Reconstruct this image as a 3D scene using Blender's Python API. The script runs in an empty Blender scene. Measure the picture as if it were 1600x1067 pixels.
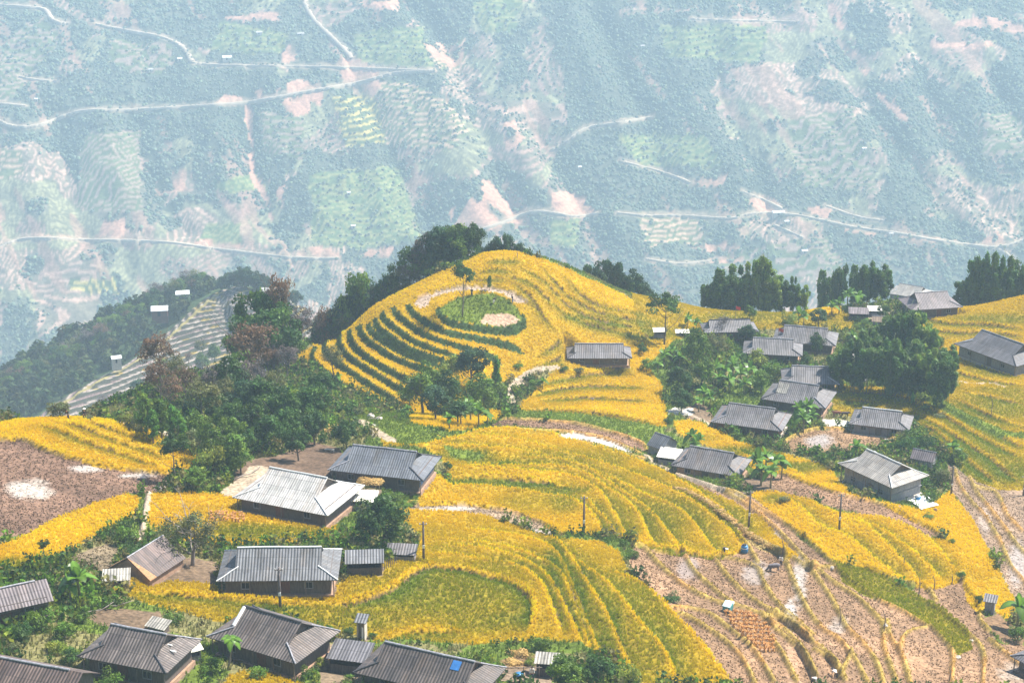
import bpy, math, random
import numpy as np
R = math.radians
random.seed(7); rng = np.random.default_rng(11)
scene = bpy.context.scene
# ------------------------------------------------------------------ camera, sky, sun, exposure
PITCH = 20.0; F = 2986.0                       # F: focal length in pixels of a 1600 px wide picture
cp, sp = math.cos(R(PITCH)), math.sin(R(PITCH))
cam_d = bpy.data.cameras.new('camera'); cam = bpy.data.objects.new('camera', cam_d)
scene.collection.objects.link(cam); scene.camera = cam
cam.location = (0, 0, 0); cam.rotation_euler = (R(90 - PITCH), 0, 0)
cam_d.sensor_width = 36; cam_d.lens = 36 * F / 1600; cam_d.clip_start = 1; cam_d.clip_end = 20000
SUN_EL, SUN_AZ = 52.0, 62.0                    # azimuth clockwise from +Y (the view direction)
world = bpy.data.worlds.new('World'); scene.world = world; world.use_nodes = True
nt = world.node_tree; nt.nodes.clear()
sky = nt.nodes.new('ShaderNodeTexSky'); sky.sky_type = 'NISHITA'; sky.sun_disc = False
sky.sun_elevation = R(SUN_EL); sky.sun_rotation = R(SUN_AZ); sky.altitude = 1200; sky.dust_density = 1.5
bg = nt.nodes.new('ShaderNodeBackground'); bg.inputs[1].default_value = 0.10
wo = nt.nodes.new('ShaderNodeOutputWorld')
nt.links.new(sky.outputs[0], bg.inputs[0]); nt.links.new(bg.outputs[0], wo.inputs[0])
sl = bpy.data.lights.new('sun', 'SUN'); sl.energy = 5.0; sl.angle = R(1.2); sl.color = (1.0, 0.95, 0.87)
so = bpy.data.objects.new('sun', sl); scene.collection.objects.link(so)
so.rotation_euler = (R(90 - SUN_EL), 0, R(180 - SUN_AZ)); so.location = (50, 60, 80)
scene.view_settings.view_transform = 'Standard'; scene.view_settings.look = 'None'
scene.view_settings.exposure = 1.22; scene.view_settings.gamma = 1.0
scene.cycles.max_bounces = 6; scene.cycles.diffuse_bounces = 3; scene.cycles.transparent_max_bounces = 6
scene.cycles.volume_bounces = 1
# ------------------------------------------------------------------ helpers
col = scene.collection
def tag(o, label=None, cat=None, group=None, kind=None):
    if label: o['label'] = label
    if cat: o['category'] = cat
    if group: o['group'] = group
    if kind: o['kind'] = kind
    return o
def mesh_np(name, V, Fc, mat=None, C=None, uv=None, smooth=False):
    """V (n,3); Fc (m,k) or a list of such arrays; C per-vertex rgb; uv per-vertex"""
    V = np.asarray(V, dtype=np.float32)
    if isinstance(Fc, np.ndarray): Fc = [Fc]
    Fc = [np.asarray(f, dtype=np.int32) for f in Fc if len(f)]
    me = bpy.data.meshes.new(name)
    me.vertices.add(len(V)); me.vertices.foreach_set('co', V.ravel())
    loops = np.concatenate([f.ravel() for f in Fc])
    tot = np.concatenate([np.full(len(f), f.shape[1], dtype=np.int32) for f in Fc])
    st = np.concatenate([[0], np.cumsum(tot)[:-1]]).astype(np.int32)
    me.loops.add(len(loops)); me.loops.foreach_set('vertex_index', loops)
    me.polygons.add(len(tot)); me.polygons.foreach_set('loop_start', st); me.polygons.foreach_set('loop_total', tot)
    if smooth: me.polygons.foreach_set('use_smooth', np.ones(len(tot), dtype=bool))
    if C is not None:
        a = me.color_attributes.new('Col', 'FLOAT_COLOR', 'POINT')
        a.data.foreach_set('color', np.concatenate([C, np.ones((len(C), 1))], 1).astype(np.float32).ravel())
    if uv is not None:
        l = me.uv_layers.new(name='UVMap'); l.data.foreach_set('uv', np.asarray(uv, dtype=np.float32)[loops].ravel())
    me.update(calc_edges=True); me.validate()
    if mat: me.materials.append(mat)
    return me
def ob(name, me, parent=None, loc=(0, 0, 0), rz=0.0, sc=1.0):
    o = bpy.data.objects.new(name, me); col.objects.link(o); o.parent = parent
    o.location = loc; o.rotation_euler = (0, 0, rz)
    if sc != 1.0: o.scale = (sc, sc, sc) if isinstance(sc, (int, float)) else sc
    return o
def empty(name, loc, rz=0.0, sc=1.0):
    o = ob(name, None, None, loc, rz, sc); o.empty_display_size = 0.5; return o
def copy_tree(o, parent=None):
    c = o.copy(); col.objects.link(c)
    if parent is not None: c.parent = parent
    for ch in list(o.children): copy_tree(ch, c)
    return c
# value noise
_perm = rng.random((256, 256))
def vnoise(x, y):
    xi = np.floor(x).astype(int); yi = np.floor(y).astype(int); fx = x - xi; fy = y - yi
    fx = fx * fx * (3 - 2 * fx); fy = fy * fy * (3 - 2 * fy)
    a = _perm[xi & 255, yi & 255]; b = _perm[(xi + 1) & 255, yi & 255]
    c = _perm[xi & 255, (yi + 1) & 255]; d = _perm[(xi + 1) & 255, (yi + 1) & 255]
    return (a + (b - a) * fx) * (1 - fy) + (c + (d - c) * fx) * fy
def fbm(x, y, o=4, sx=1.0):
    r = 0; am = 0.5; tot = 0
    for i in range(o):
        r = r + am * vnoise(x * 2 ** i + 17.3 * i, y * 2 ** i + 5.1 * i); tot += am; am *= 0.5
    return r / tot
# pixels (of the 1600 px photograph) <-> view rays;  x/Y and z/Y are constant along a ray from the origin
def ray(u, v):
    u = np.asarray(u, float); v = np.asarray(v, float)
    xc = (u - 800) / F; yc = -(v - 533.5) / F
    return xc, cp + yc * sp, -sp + yc * cp
def wpt(u, v, t):
    a, b, c = ray(u, v); return np.stack([a * t, b * t, c * t], -1)
def proj(x, y, z):
    t = y * cp - z * sp
    return 800 + F * x / t, 533.5 - F * (y * sp + z * cp) / t
def inpoly(u, v, P):
    P = np.asarray(P, float); r = np.zeros(u.shape, bool)
    b = (u >= P[:, 0].min()) & (u <= P[:, 0].max()) & (v >= P[:, 1].min()) & (v <= P[:, 1].max())
    uu = u[b]; vv = v[b]; rr = np.zeros(uu.shape, bool)
    for i in range(len(P)):
        x1, y1 = P[i]; x2, y2 = P[i - 1]
        if y1 == y2: continue
        c = ((y1 > vv) != (y2 > vv)) & (uu < (x2 - x1) * (vv - y1) / (y2 - y1) + x1)
        rr ^= c
    r[b] = rr; return r
def smooth_pl(P, n=3):
    P = np.asarray(P, float)
    for _ in range(n - 1):
        if len(P) < 3: break
        a = P[:-1] * .75 + P[1:] * .25; b = P[:-1] * .25 + P[1:] * .75
        Q = np.empty((2 * len(a), P.shape[1])); Q[0::2] = a; Q[1::2] = b
        P = np.concatenate([P[:1], Q, P[-1:]])
    return P
def pldist(x, y, P, rad):
    """indices of points within rad of polyline P (world xy), signed distance (left of travel > 0), arc fraction"""
    lo = P.min(0) - rad; hi = P.max(0) + rad
    idx = np.nonzero((x > lo[0]) & (x < hi[0]) & (y > lo[1]) & (y < hi[1]))[0]
    px = x[idx]; py = y[idx]; best = np.full(len(idx), 1e9); sg = np.ones(len(idx)); ar = np.zeros(len(idx))
    L = np.concatenate([[0], np.cumsum(np.hypot(*(P[1:] - P[:-1]).T))]); Lt = L[-1]
    for i in range(len(P) - 1):
        d = P[i + 1] - P[i]; l2 = max(d @ d, 1e-9)
        m = (px > min(P[i, 0], P[i + 1, 0]) - rad) & (px < max(P[i, 0], P[i + 1, 0]) + rad) & (py > min(P[i, 1], P[i + 1, 1]) - rad) & (py < max(P[i, 1], P[i + 1, 1]) + rad)
        if not m.any(): continue
        qx = px[m] - P[i, 0]; qy = py[m] - P[i, 1]
        tt = np.clip((qx * d[0] + qy * d[1]) / l2, 0, 1)
        dd = np.hypot(qx - tt * d[0], qy - tt * d[1]); k = dd < best[m]
        j = np.nonzero(m)[0][k]; best[j] = dd[k]; sg[j] = np.sign((d[0] * qy - d[1] * qx)[k] + 1e-12)
        ar[j] = (L[i] + tt[k] * math.sqrt(l2)) / Lt
    k = best < rad
    return idx[k], best[k] * sg[k], ar[k], Lt
# ------------------------------------------------------------------ materials
def nodes_of(m):
    m.use_nodes = True; n = m.node_tree.nodes; n.clear(); return n, m.node_tree.links
def mat_ground(name, bump=0.12, scale=2.2, rough=0.95, var=0.5):
    m = bpy.data.materials.new(name); n, l = nodes_of(m)
    o = n.new('ShaderNodeOutputMaterial'); p = n.new('ShaderNodeBsdfPrincipled'); l.new(p.outputs[0], o.inputs[0])
    p.inputs['Roughness'].default_value = rough; p.inputs['Specular IOR Level'].default_value = 0.1
    at = n.new('ShaderNodeAttribute'); at.attribute_name = 'Col'
    tc = n.new('ShaderNodeTexCoord'); no = n.new('ShaderNodeTexNoise'); no.inputs['Scale'].default_value = scale
    no.inputs['Detail'].default_value = 5; l.new(tc.outputs['Object'], no.inputs[0])
    mr = n.new('ShaderNodeMapRange'); mr.inputs[1].default_value = 0.3; mr.inputs[2].default_value = 0.7
    mr.inputs[3].default_value = 1 - var; mr.inputs[4].default_value = 1 + var * 0.7; l.new(no.outputs[0], mr.inputs[0])
    mx = n.new('ShaderNodeVectorMath'); mx.operation = 'SCALE'; l.new(at.outputs[0], mx.inputs[0]); l.new(mr.outputs[0], mx.inputs['Scale'])
    l.new(mx.outputs[0], p.inputs['Base Color'])
    b = n.new('ShaderNodeBump'); b.inputs['Distance'].default_value = bump; b.inputs['Strength'].default_value = 0.8
    l.new(no.outputs[0], b.inputs['Height']); l.new(b.outputs[0], p.inputs['Normal'])
    return m
def mat_leaf(name, color=None, trans=0.35, rough=0.6, rnd=0.35):
    m = bpy.data.materials.new(name); n, l = nodes_of(m)
    o = n.new('ShaderNodeOutputMaterial'); p = n.new('ShaderNodeBsdfPrincipled'); t = n.new('ShaderNodeBsdfTranslucent')
    p.inputs['Roughness'].default_value = rough; p.inputs['Specular IOR Level'].default_value = 0.25
    mix = n.new('ShaderNodeMixShader'); mix.inputs[0].default_value = trans
    at = n.new('ShaderNodeAttribute'); at.attribute_name = 'Col'; src = at.outputs[0]
    oi = n.new('ShaderNodeObjectInfo')
    if color is not None:
        c = n.new('ShaderNodeVectorMath'); c.operation = 'MULTIPLY'; l.new(src, c.inputs[0]); c.inputs[1].default_value = color; src = c.outputs[0]
    if rnd:
        mr = n.new('ShaderNodeMapRange'); mr.inputs[3].default_value = 1 - rnd; mr.inputs[4].default_value = 1 + rnd
        l.new(oi.outputs['Random'], mr.inputs[0])
        s = n.new('ShaderNodeVectorMath'); s.operation = 'SCALE'; l.new(src, s.inputs[0]); l.new(mr.outputs[0], s.inputs['Scale']); src = s.outputs[0]
    l.new(src, p.inputs['Base Color']); l.new(src, t.inputs['Color'])
    l.new(p.outputs[0], mix.inputs[1]); l.new(t.outputs[0], mix.inputs[2]); l.new(mix.outputs[0], o.inputs[0])
    return m
def mat_plain(name, color, rough=0.8, var=0.35, scale=3.0, metal=0.0, bump=0.02, stretch=(1, 1, 1)):
    m = bpy.data.materials.new(name); n, l = nodes_of(m)
    o = n.new('ShaderNodeOutputMaterial'); p = n.new('ShaderNodeBsdfPrincipled'); l.new(p.outputs[0], o.inputs[0])
    p.inputs['Roughness'].default_value = rough; p.inputs['Metallic'].default_value = metal
    tc = n.new('ShaderNodeTexCoord'); mp = n.new('ShaderNodeMapping'); mp.inputs['Scale'].default_value = stretch
    l.new(tc.outputs['Object'], mp.inputs[0]); no = n.new('ShaderNodeTexNoise'); no.inputs['Scale'].default_value = scale
    no.inputs['Detail'].default_value = 6; no.inputs['Roughness'].default_value = 0.65; l.new(mp.outputs[0], no.inputs[0])
    mr = n.new('ShaderNodeMapRange'); mr.inputs[1].default_value = 0.3; mr.inputs[2].default_value = 0.7
    mr.inputs[3].default_value = 1 - var; mr.inputs[4].default_value = 1 + var; l.new(no.outputs[0], mr.inputs[0])
    rgb = n.new('ShaderNodeRGB'); rgb.outputs[0].default_value = (*color, 1)
    s = n.new('ShaderNodeVectorMath'); s.operation = 'SCALE'; l.new(rgb.outputs[0], s.inputs[0]); l.new(mr.outputs[0], s.inputs['Scale'])
    l.new(s.outputs[0], p.inputs['Base Color'])
    b = n.new('ShaderNodeBump'); b.inputs['Distance'].default_value = bump; l.new(no.outputs[0], b.inputs['Height']); l.new(b.outputs[0], p.inputs['Normal'])
    return m
# ------------------------------------------------------------------ near terrain: a hillside with terraces
CP = [ # u, v, depth
(80,1000,190),(0,1066,180),(300,1066,184),(0,840,215),(0,930,200),(200,860,222),(100,750,240),(240,745,247),(100,655,262),(0,665,258),(180,662,262),(250,672,266),
(320,725,255),(330,905,212),(440,905,214),(540,900,214),(460,795,243),(380,775,246),(600,760,253),(540,740,256),(400,700,268),(490,695,275),
(650,930,212),(650,1060,190),(800,1000,205),(560,1000,200),(930,950,216),(1100,1060,205),(700,750,263),(850,820,251),(760,800,252),(1000,850,250),
(590,665,285),(640,640,318),(700,685,279),(760,668,290),(720,650,312),(850,675,303),(1000,700,305),(920,620,333),(850,640,322),(1040,650,322),
(1170,750,290),(1100,800,272),(1150,860,257),(1300,1060,212),(1590,1060,222),(1450,1000,232),(1590,900,262),(1590,780,300),(1350,850,262),(1460,860,264),
(1340,770,286),(1400,780,286),(1170,660,328),(1380,670,333),(1240,620,346),(1100,740,298),(1590,620,345),(1500,620,343),(1450,700,318),(1590,700,322),(1300,625,343),
(1270,600,354),(1200,570,366),(1220,550,376),(1270,535,385),(1150,510,388),(1200,497,392),(1300,480,408),(1330,520,395),(1590,500,388),(1545,575,363),(1450,500,396),
(1450,480,412),(1400,470,422),(1590,545,375),(1080,484,386),(1050,560,358),(1080,600,345),
# golden hill
(470,545,348),(500,575,340),(560,617,326),(560,500,352),(600,470,354),(650,520,340),(600,560,336),(680,430,357),(740,402,360),(790,397,361),(755,485,347),(700,560,333),(820,540,345),
(780,430,355),(850,412,363),(900,432,366),(960,460,371),(1010,485,376),(900,500,358),(850,470,354),(945,570,351),(1000,530,364),(800,600,335),(850,575,343),(1050,510,375),
]
CW = [ # world x, y, z of ground behind the skylines and towards the camera
(-62,262,-108),(-75,300,-132),(-55,290,-112),(-45,300,-117),(-30,310,-119),(-38,330,-129),(-70,350,-152),(-50,380,-152),(-110,330,-150),(-100,420,-190),(-60,430,-175),(-120,250,-104),(-140,300,-140),
(-30,350,-130),(-22,365,-132),(-10,373,-127),(0,372,-124),(5,392,-137),(-30,400,-158),(18,385,-132),(28,395,-137),(0,430,-165),(-60,520,-225),(0,520,-215),(-150,520,-250),(60,520,-205),(120,520,-200),(170,500,-190),
(30,420,-150),(50,420,-150),(70,425,-150),(90,430,-150),(100,450,-160),(120,420,-154),(140,400,-145),(41,396,-140),(56,402,-144.5),(68,402,-143.5),(110,392,-139.5),(101,408,-143),(33,392,-136),(110,380,-128),
(-60,150,-90),(0,150,-93),(60,150,-104),(110,200,-118),(120,260,-124),(130,330,-128),(-80,190,-92),
]
_cw = np.array([wpt(*p) for p in CP] + [list(p) for p in CW], float)
def _phi(r2): return np.sqrt(r2 + 36.0)
_n = len(_cw); _A = np.zeros((_n + 3, _n + 3))
_d2 = ((_cw[:, None, :2] - _cw[None, :, :2]) ** 2).sum(-1)
_A[:_n, :_n] = _phi(_d2) - 0.15 * np.eye(_n); _A[:_n, _n] = 1; _A[:_n, _n + 1:] = _cw[:, :2]; _A[_n:, :_n] = _A[:_n, _n:].T
_w = np.linalg.solve(_A, np.concatenate([_cw[:, 2], [0, 0, 0]]))
def S(x, y):
    x = np.asarray(x, float); y = np.asarray(y, float); out = np.full(x.shape, _w[_n]) + _w[_n + 1] * x + _w[_n + 2] * y
    for i in range(_n): out += _w[i] * _phi((x - _cw[i, 0]) ** 2 + (y - _cw[i, 1]) ** 2)
    return out
# fan-shaped grid: columns of constant x/Y
S0, S1, DS = -0.362, 0.362, 0.00097; Y0, Y1, DY = 150.0, 520.0, 0.4
gs = np.arange(S0, S1, DS); gy = np.arange(Y0, Y1, DY); NS, NY = len(gs), len(gy)
cs = np.arange(S0, S1 + .01, 0.01); cy = np.arange(Y0, Y1 + 3, 3.0)       # coarse evaluation, then bicubic-ish upsampling
CZ = S(cs[None, :] * cy[:, None], np.repeat(cy[:, None], len(cs), 1))
def bil(Z, s, y, s0, ds, y0, dy):
    a = np.clip((s - s0) / ds, 0, Z.shape[1] - 1.001); b = np.clip((y - y0) / dy, 0, Z.shape[0] - 1.001)
    i = a.astype(int); j = b.astype(int); fa = a - i; fb = b - j
    return (Z[j, i] * (1 - fa) + Z[j, i + 1] * fa) * (1 - fb) + (Z[j + 1, i] * (1 - fa) + Z[j + 1, i + 1] * fa) * fb
GS, GY = np.meshgrid(gs, gy); GX = GS * GY
GZ = S(GX, GY)
def gz(x, y): return bil(GZ, x / y, y, S0, DS, Y0, DY)
def hit(u, v, Z=None, above=0.0, ymin=None):
    """first point along the ray of pixel (u,v) that is `above` metres over the ground"""
    Z = GZ if Z is None else Z
    a, b, c = ray(u, v); s = np.atleast_1d(a / b); k = np.atleast_1d(c / b)
    ys = np.arange(Y0 if ymin is None else ymin, Y1 - 1, 0.5)
    zt = bil(Z, np.repeat(s[:, None], len(ys), 1), np.repeat(ys[None], len(s), 0), S0, DS, Y0, DY) + above
    m = k[:, None] * ys[None] <= zt; j = np.argmax(m, 1); j = np.where(m.any(1), j, len(ys) - 1); j1 = np.maximum(j - 1, 0)
    r = np.arange(len(s)); d1 = k * ys[j1] - zt[r, j1]; d0 = k * ys[j] - zt[r, j]
    f = np.where(j > 0, np.clip(d1 / np.maximum(d1 - d0, 1e-6), 0, 1), 0); y = ys[j1] + (ys[j] - ys[j1]) * f
    P = np.stack([s * y, y, k * y], -1)
    return P[0] if np.ndim(u) == 0 else P
# ------------------------------------------------------------------ what grows where (outlines on the photograph, laid onto the terrain)
RICE = { # name: outline, ripeness 0 green .. 1 gold
'hill': (.96, [(462,552),(500,530),(600,468),(690,425),(740,402),(765,392),(790,390),(850,405),(920,436),(975,461),(1010,482),(1100,482),(1110,500),(1060,518),(1048,540),(1005,575),(885,566),(875,578),(830,584),(800,592),(760,606),(720,625),(660,660),(600,628),(540,602),(495,578)]),
'back': (.62, [(985,455),(1080,466),(1200,480),(1330,490),(1335,518),(1200,514),(1100,520),(1040,535),(1000,520)]),
'mid': (.92, [(808,642),(820,625),(845,602),(870,575),(885,562),(1010,572),(1034,600),(1042,650),(1040,668),(1000,660),(900,646)]),
'lower': (.80, [(590,676),(620,688),(650,697),(690,690),(740,672),(780,668),(850,678),(950,702),(1010,720),(1060,743),(1110,766),(1150,783),(1190,808),(1247,870),(1232,876),(1222,862),(1180,837),(1140,807),(1128,800),(1165,845),(1165,858),(1120,873),(1060,864),(1025,861),(1000,852),(960,836),(870,834),(840,815),(790,797),(720,788),(655,790),(655,775),(700,750),(690,715),(650,702),(600,698)]),
'strip': (.85, [(590,655),(640,665),(700,681),(720,672),(690,690),(650,690),(610,683)]),
'bottom': (.76, [(165,918),(180,905),(260,908),(340,913),(450,920),(530,910),(560,895),(600,880),(650,868),(656,840),(640,820),(600,805),(610,795),(700,797),(760,805),(830,830),(860,837),(935,845),(965,860),(985,895),(1022,924),(1056,961),(1093,997),(1120,1034),(1150,1072),(1000,1072),(940,1020),(870,1005),(800,1000),(740,1008),(620,995),(590,1005),(570,990),(530,990),(480,975),(400,950),(355,975),(290,957),(230,942)]),
'leftmid': (.95, [(232,772),(300,768),(360,773),(430,788),(500,803),(530,820),(525,845),(350,852),(300,848),(235,828),(228,800)]),
'left': (.97, [(-200,860),(0,850),(40,835),(80,812),(140,788),(200,770),(218,775),(215,800),(170,825),(120,855),(80,868),(60,878),(0,897),(-200,900)]),
'lefttop': (1.0, [(-200,665),(0,660),(60,651),(130,651),(180,658),(240,672),(290,700),(320,725),(265,742),(200,735),(150,728),(100,715),(60,700),(40,688),(-200,692)]),
'right': (.95, [(1050,660),(1075,655),(1110,665),(1150,688),(1190,700),(1240,712),(1290,727),(1310,748),(1330,772),(1375,787),(1340,780),(1262,757),(1225,742),(1180,735),(1150,715),(1110,700),(1090,692),(1060,680)]),
'rightmain': (.93, [(1170,772),(1180,768),(1215,767),(1267,782),(1315,797),(1342,803),(1375,803),(1412,816),(1450,838),(1475,840),(1487,852),(1502,887),(1500,908),(1460,922),(1425,915),(1370,897),(1330,882),(1303,880),(1270,852),(1245,832),(1215,810),(1190,790)]),
'olive': (.3, [(1303,880),(1355,890),(1400,910),(1425,922),(1450,940),(1475,955),(1515,990),(1518,1012),(1497,1027),(1475,1000),(1450,978),(1410,955),(1375,939),(1340,924),(1318,910)]),
'lobes': (.95, [(1375,787),(1400,788),(1440,795),(1465,780),(1485,765),(1495,780),(1520,812),(1540,850),(1560,890),(1590,945),(1575,968),(1540,950),(1530,960),(1510,940),(1505,910),(1502,887),(1487,852),(1475,838),(1440,820),(1400,800)]),
'terr': (.66, [(1305,602),(1340,597),(1440,608),(1500,603),(1800,606),(1800,765),(1560,766),(1525,752),(1505,737),(1480,702),(1435,665),(1435,648),(1330,652),(1300,640)]),
'far': (.8, [(1422,492),(1440,480),(1520,462),(1560,455),(1640,448),(1640,492),(1800,610),(1500,606),(1480,562),(1440,522)]),
'orange': (1.0, [(1262,487),(1300,466),(1312,470),(1316,488),(1280,497)]),
'corner': (.8, [(345,1075),(360,1055),(400,1043),(440,1050),(480,1075)]),
'knollpatch': (1.0, [(674,468),(690,462),(707,462),(707,470),(690,475),(672,475)]),
'gully': (.9, [(640,640),(700,655),(760,640),(790,640),(785,652),(740,668),(700,672),(640,660)]),
}
MUD = { # outline, albedo, stubble density
'left': ((.34,.22,.17), 1, [(-200,690),(40,687),(60,700),(100,715),(200,735),(265,742),(262,760),(240,772),(200,770),(140,788),(80,812),(40,835),(-200,860)]),
'big': ((.50,.33,.22), .8, [(985,890),(980,868),(992,853),(1060,862),(1120,870),(1165,858),(1170,845),(1130,803),(1110,780),(1070,767),(1056,745),(1056,738),(1130,764),(1165,770),(1215,810),(1305,885),(1340,925),(1405,952),(1455,980),(1500,1025),(1518,1010),(1450,940),(1425,920),(1440,913),(1502,905),(1530,945),(1545,985),(1560,1005),(1800,1030),(1800,1080),(1150,1080),(1093,997),(1022,924)]),
'strip': ((.48,.31,.21), 1, [(1190,738),(1220,740),(1262,755),(1340,780),(1375,787),(1425,810),(1470,835),(1450,837),(1412,815),(1342,802),(1267,780),(1215,768),(1195,765)]),
'right': ((.46,.34,.26), .8, [(1480,722),(1490,728),(1510,742),(1560,766),(1800,766),(1800,960),(1590,945),(1570,905),(1555,870),(1532,840),(1520,812),(1485,765)]),
'court': ((.48,.32,.2), 1, [(1225,690),(1260,672),(1300,670),(1405,685),(1395,697),(1340,707),(1290,707),(1240,705)]),
'band': ((.42,.27,.19), 1, [(765,665),(785,655),(825,656),(900,661),(950,674),(1000,689),(1012,705),(985,702),(930,684),(880,674),(800,667)]),
'ring': ((.40,.30,.22), 1, [(646,477),(652,465),(680,456),(725,447),(770,448),(806,457),(825,471),(808,473),(785,458),(745,452),(712,455),(690,459),(672,465),(668,480),(656,485)]),
'crack': ((.5,.38,.28), 1, [(615,797),(640,788),(700,786),(760,792),(810,804),(850,819),(878,836),(845,833),(800,816),(750,804),(700,798)]),
'grey': ((.33,.27,.19), 1, [(98,875),(130,862),(168,848),(185,855),(178,885),(165,905),(150,890),(120,885)]),
'yard': ((.24,.17,.13), 0, [(380,720),(430,712),(490,690),(530,700),(545,720),(520,740),(560,752),(545,790),(520,805),(360,775),(362,750)]),
'yardb': ((.30,.22,.16), 0, [(172,905),(180,890),(300,870),(345,880),(335,915),(260,910)]),
'yardc': ((.34,.25,.18), 0, [(130,960),(160,950),(250,955),(262,980),(200,985),(150,975)]),
'yardd': ((.42,.33,.24), 0, [(500,1010),(545,1000),(580,1040),(560,1075),(500,1075)]),
'yarde': ((.42,.33,.26), 0, [(780,1045),(800,1025),(870,1030),(860,1075),(780,1075)]),
'yardf': ((.42,.28,.18), 0, [(1535,965),(1560,960),(1600,990),(1600,1010),(1570,1005),(1550,990)]),
'yardg': ((.33,.24,.18), 0, [(1155,745),(1200,750),(1215,768),(1180,770),(1160,762)]),
'yardh': ((.36,.27,.2), 0, [(1050,640),(1090,628),(1115,640),(1110,660),(1075,655)]),
'flat': ((.45,.36,.27), 0, [(520,788),(560,775),(545,805),(525,808)]),
'hillscar': ((.40,.27,.18), 0, [(748,505),(760,492),(795,489),(812,500),(808,508),(790,515),(760,511)]),
'cut': ((.45,.3,.2), 1, [(330,808),(385,803),(390,815),(340,820)]),
'straw': ((.62,.48,.2), 1, [(1052,762),(1062,760),(1110,782),(1130,803),(1160,835),(1205,855),(1222,865),(1185,858),(1130,815),(1090,785)]),
'patch': ((.4,.28,.16), 1, [(780,1030),(830,1018),(850,1030),(820,1045),(790,1045)]),
}
PALE = [ # bright dry or wet patches: centre, radii, albedo
(45,765,34,16,(.72,.66,.58)),(135,732,28,6,(.66,.6,.54)),(215,742,30,5,(.66,.6,.54)),(260,763,20,6,(.6,.54,.5)),
(1250,905,12,45,(.55,.5,.45)),(1180,895,22,20,(.47,.4,.35)),(1235,960,10,25,(.6,.58,.55)),(1310,975,14,16,(.5,.42,.35)),(1075,885,18,22,(.45,.37,.33)),
(1280,690,24,11,(.55,.5,.47)),(1540,815,10,20,(.6,.5,.42)),(1590,880,14,36,(.56,.5,.46)),(1590,1050,30,20,(.6,.5,.4)),(1420,1040,30,22,(.6,.38,.22)),(1240,1030,16,40,(.62,.4,.25)),
(1160,775,16,5,(.5,.42,.35)),(1210,835,10,14,(.6,.52,.45)),(690,794,50,4,(.7,.64,.56)),(850,828,28,5,(.6,.52,.46)),
]
OLIVE = [ # greener rice: centre, radii, amount taken off the ripeness
(690,930,120,42,.44),(560,970,90,18,.36),(440,955,90,14,.3),(750,970,70,22,.34),(620,740,60,8,.5),(730,712,40,8,.75),(790,722,26,5,.5),(715,754,50,6,.7),(800,757,60,6,.55),(870,768,60,5,.5),
(425,832,110,14,.6),(20,885,40,13,.75),(960,830,40,10,.2),(870,880,16,40,.4),(905,950,14,50,.35),(955,1000,20,60,.35),(1030,1000,40,60,.25),(880,785,30,18,.35),(900,715,120,14,.22),(1050,800,60,30,.2),
(1170,706,60,9,.7),(1250,730,60,8,.6),(1210,780,25,9,.5),(1350,625,60,10,.35),(1500,720,60,30,.35),(1560,640,60,16,.3),(1560,740,60,18,.35),(1460,600,40,12,.3),(1530,580,60,10,.2),
(960,505,70,8,.35),(900,495,30,5,.5),(1020,520,50,8,.4),(1150,497,80,8,.3),(1560,500,70,10,.35),(1100,685,30,6,.3),(1110,860,50,6,.15),(230,780,20,14,.1),(840,785,60,14,.2),(1030,740,80,10,.2),
(780,890,60,14,.2),(1010,925,25,20,.2),(1240,1000,10,10,.1),(700,855,50,5,.2),
]
GREEN = [ # grassy banks
[(785,655),(812,641),(900,644),(1000,658),(1042,668),(1035,685),(1012,690),(950,672),(900,662),(850,656)],
[(1320,598),(1394,596),(1451,613),(1490,636),(1531,657),(1572,674),(1800,690),(1800,700),(1560,684),(1510,662),(1470,640),(1440,624),(1394,606),(1320,604)],
[(686,482),(715,465),(742,459),(770,458),(794,468),(808,480),(818,500),(812,510),(790,515),(755,513),(704,504),(692,494)],
[(690,700),(720,705),(757,710),(755,716),(707,715)],
[(520,655),(560,648),(600,650),(700,682),(690,688),(640,694),(600,690),(590,660)],
]
WATER = [[(792,670),(850,675),(900,677),(950,687),(997,707),(975,705),(925,690),(875,684),(825,677)],[(573,663),(585,662),(593,672),(592,681),(580,681)],
 [(1282,655),(1326,657),(1326,668),(1292,668)],[(1042,642),(1055,636),(1082,637),(1083,650),(1045,646)]]
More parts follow.
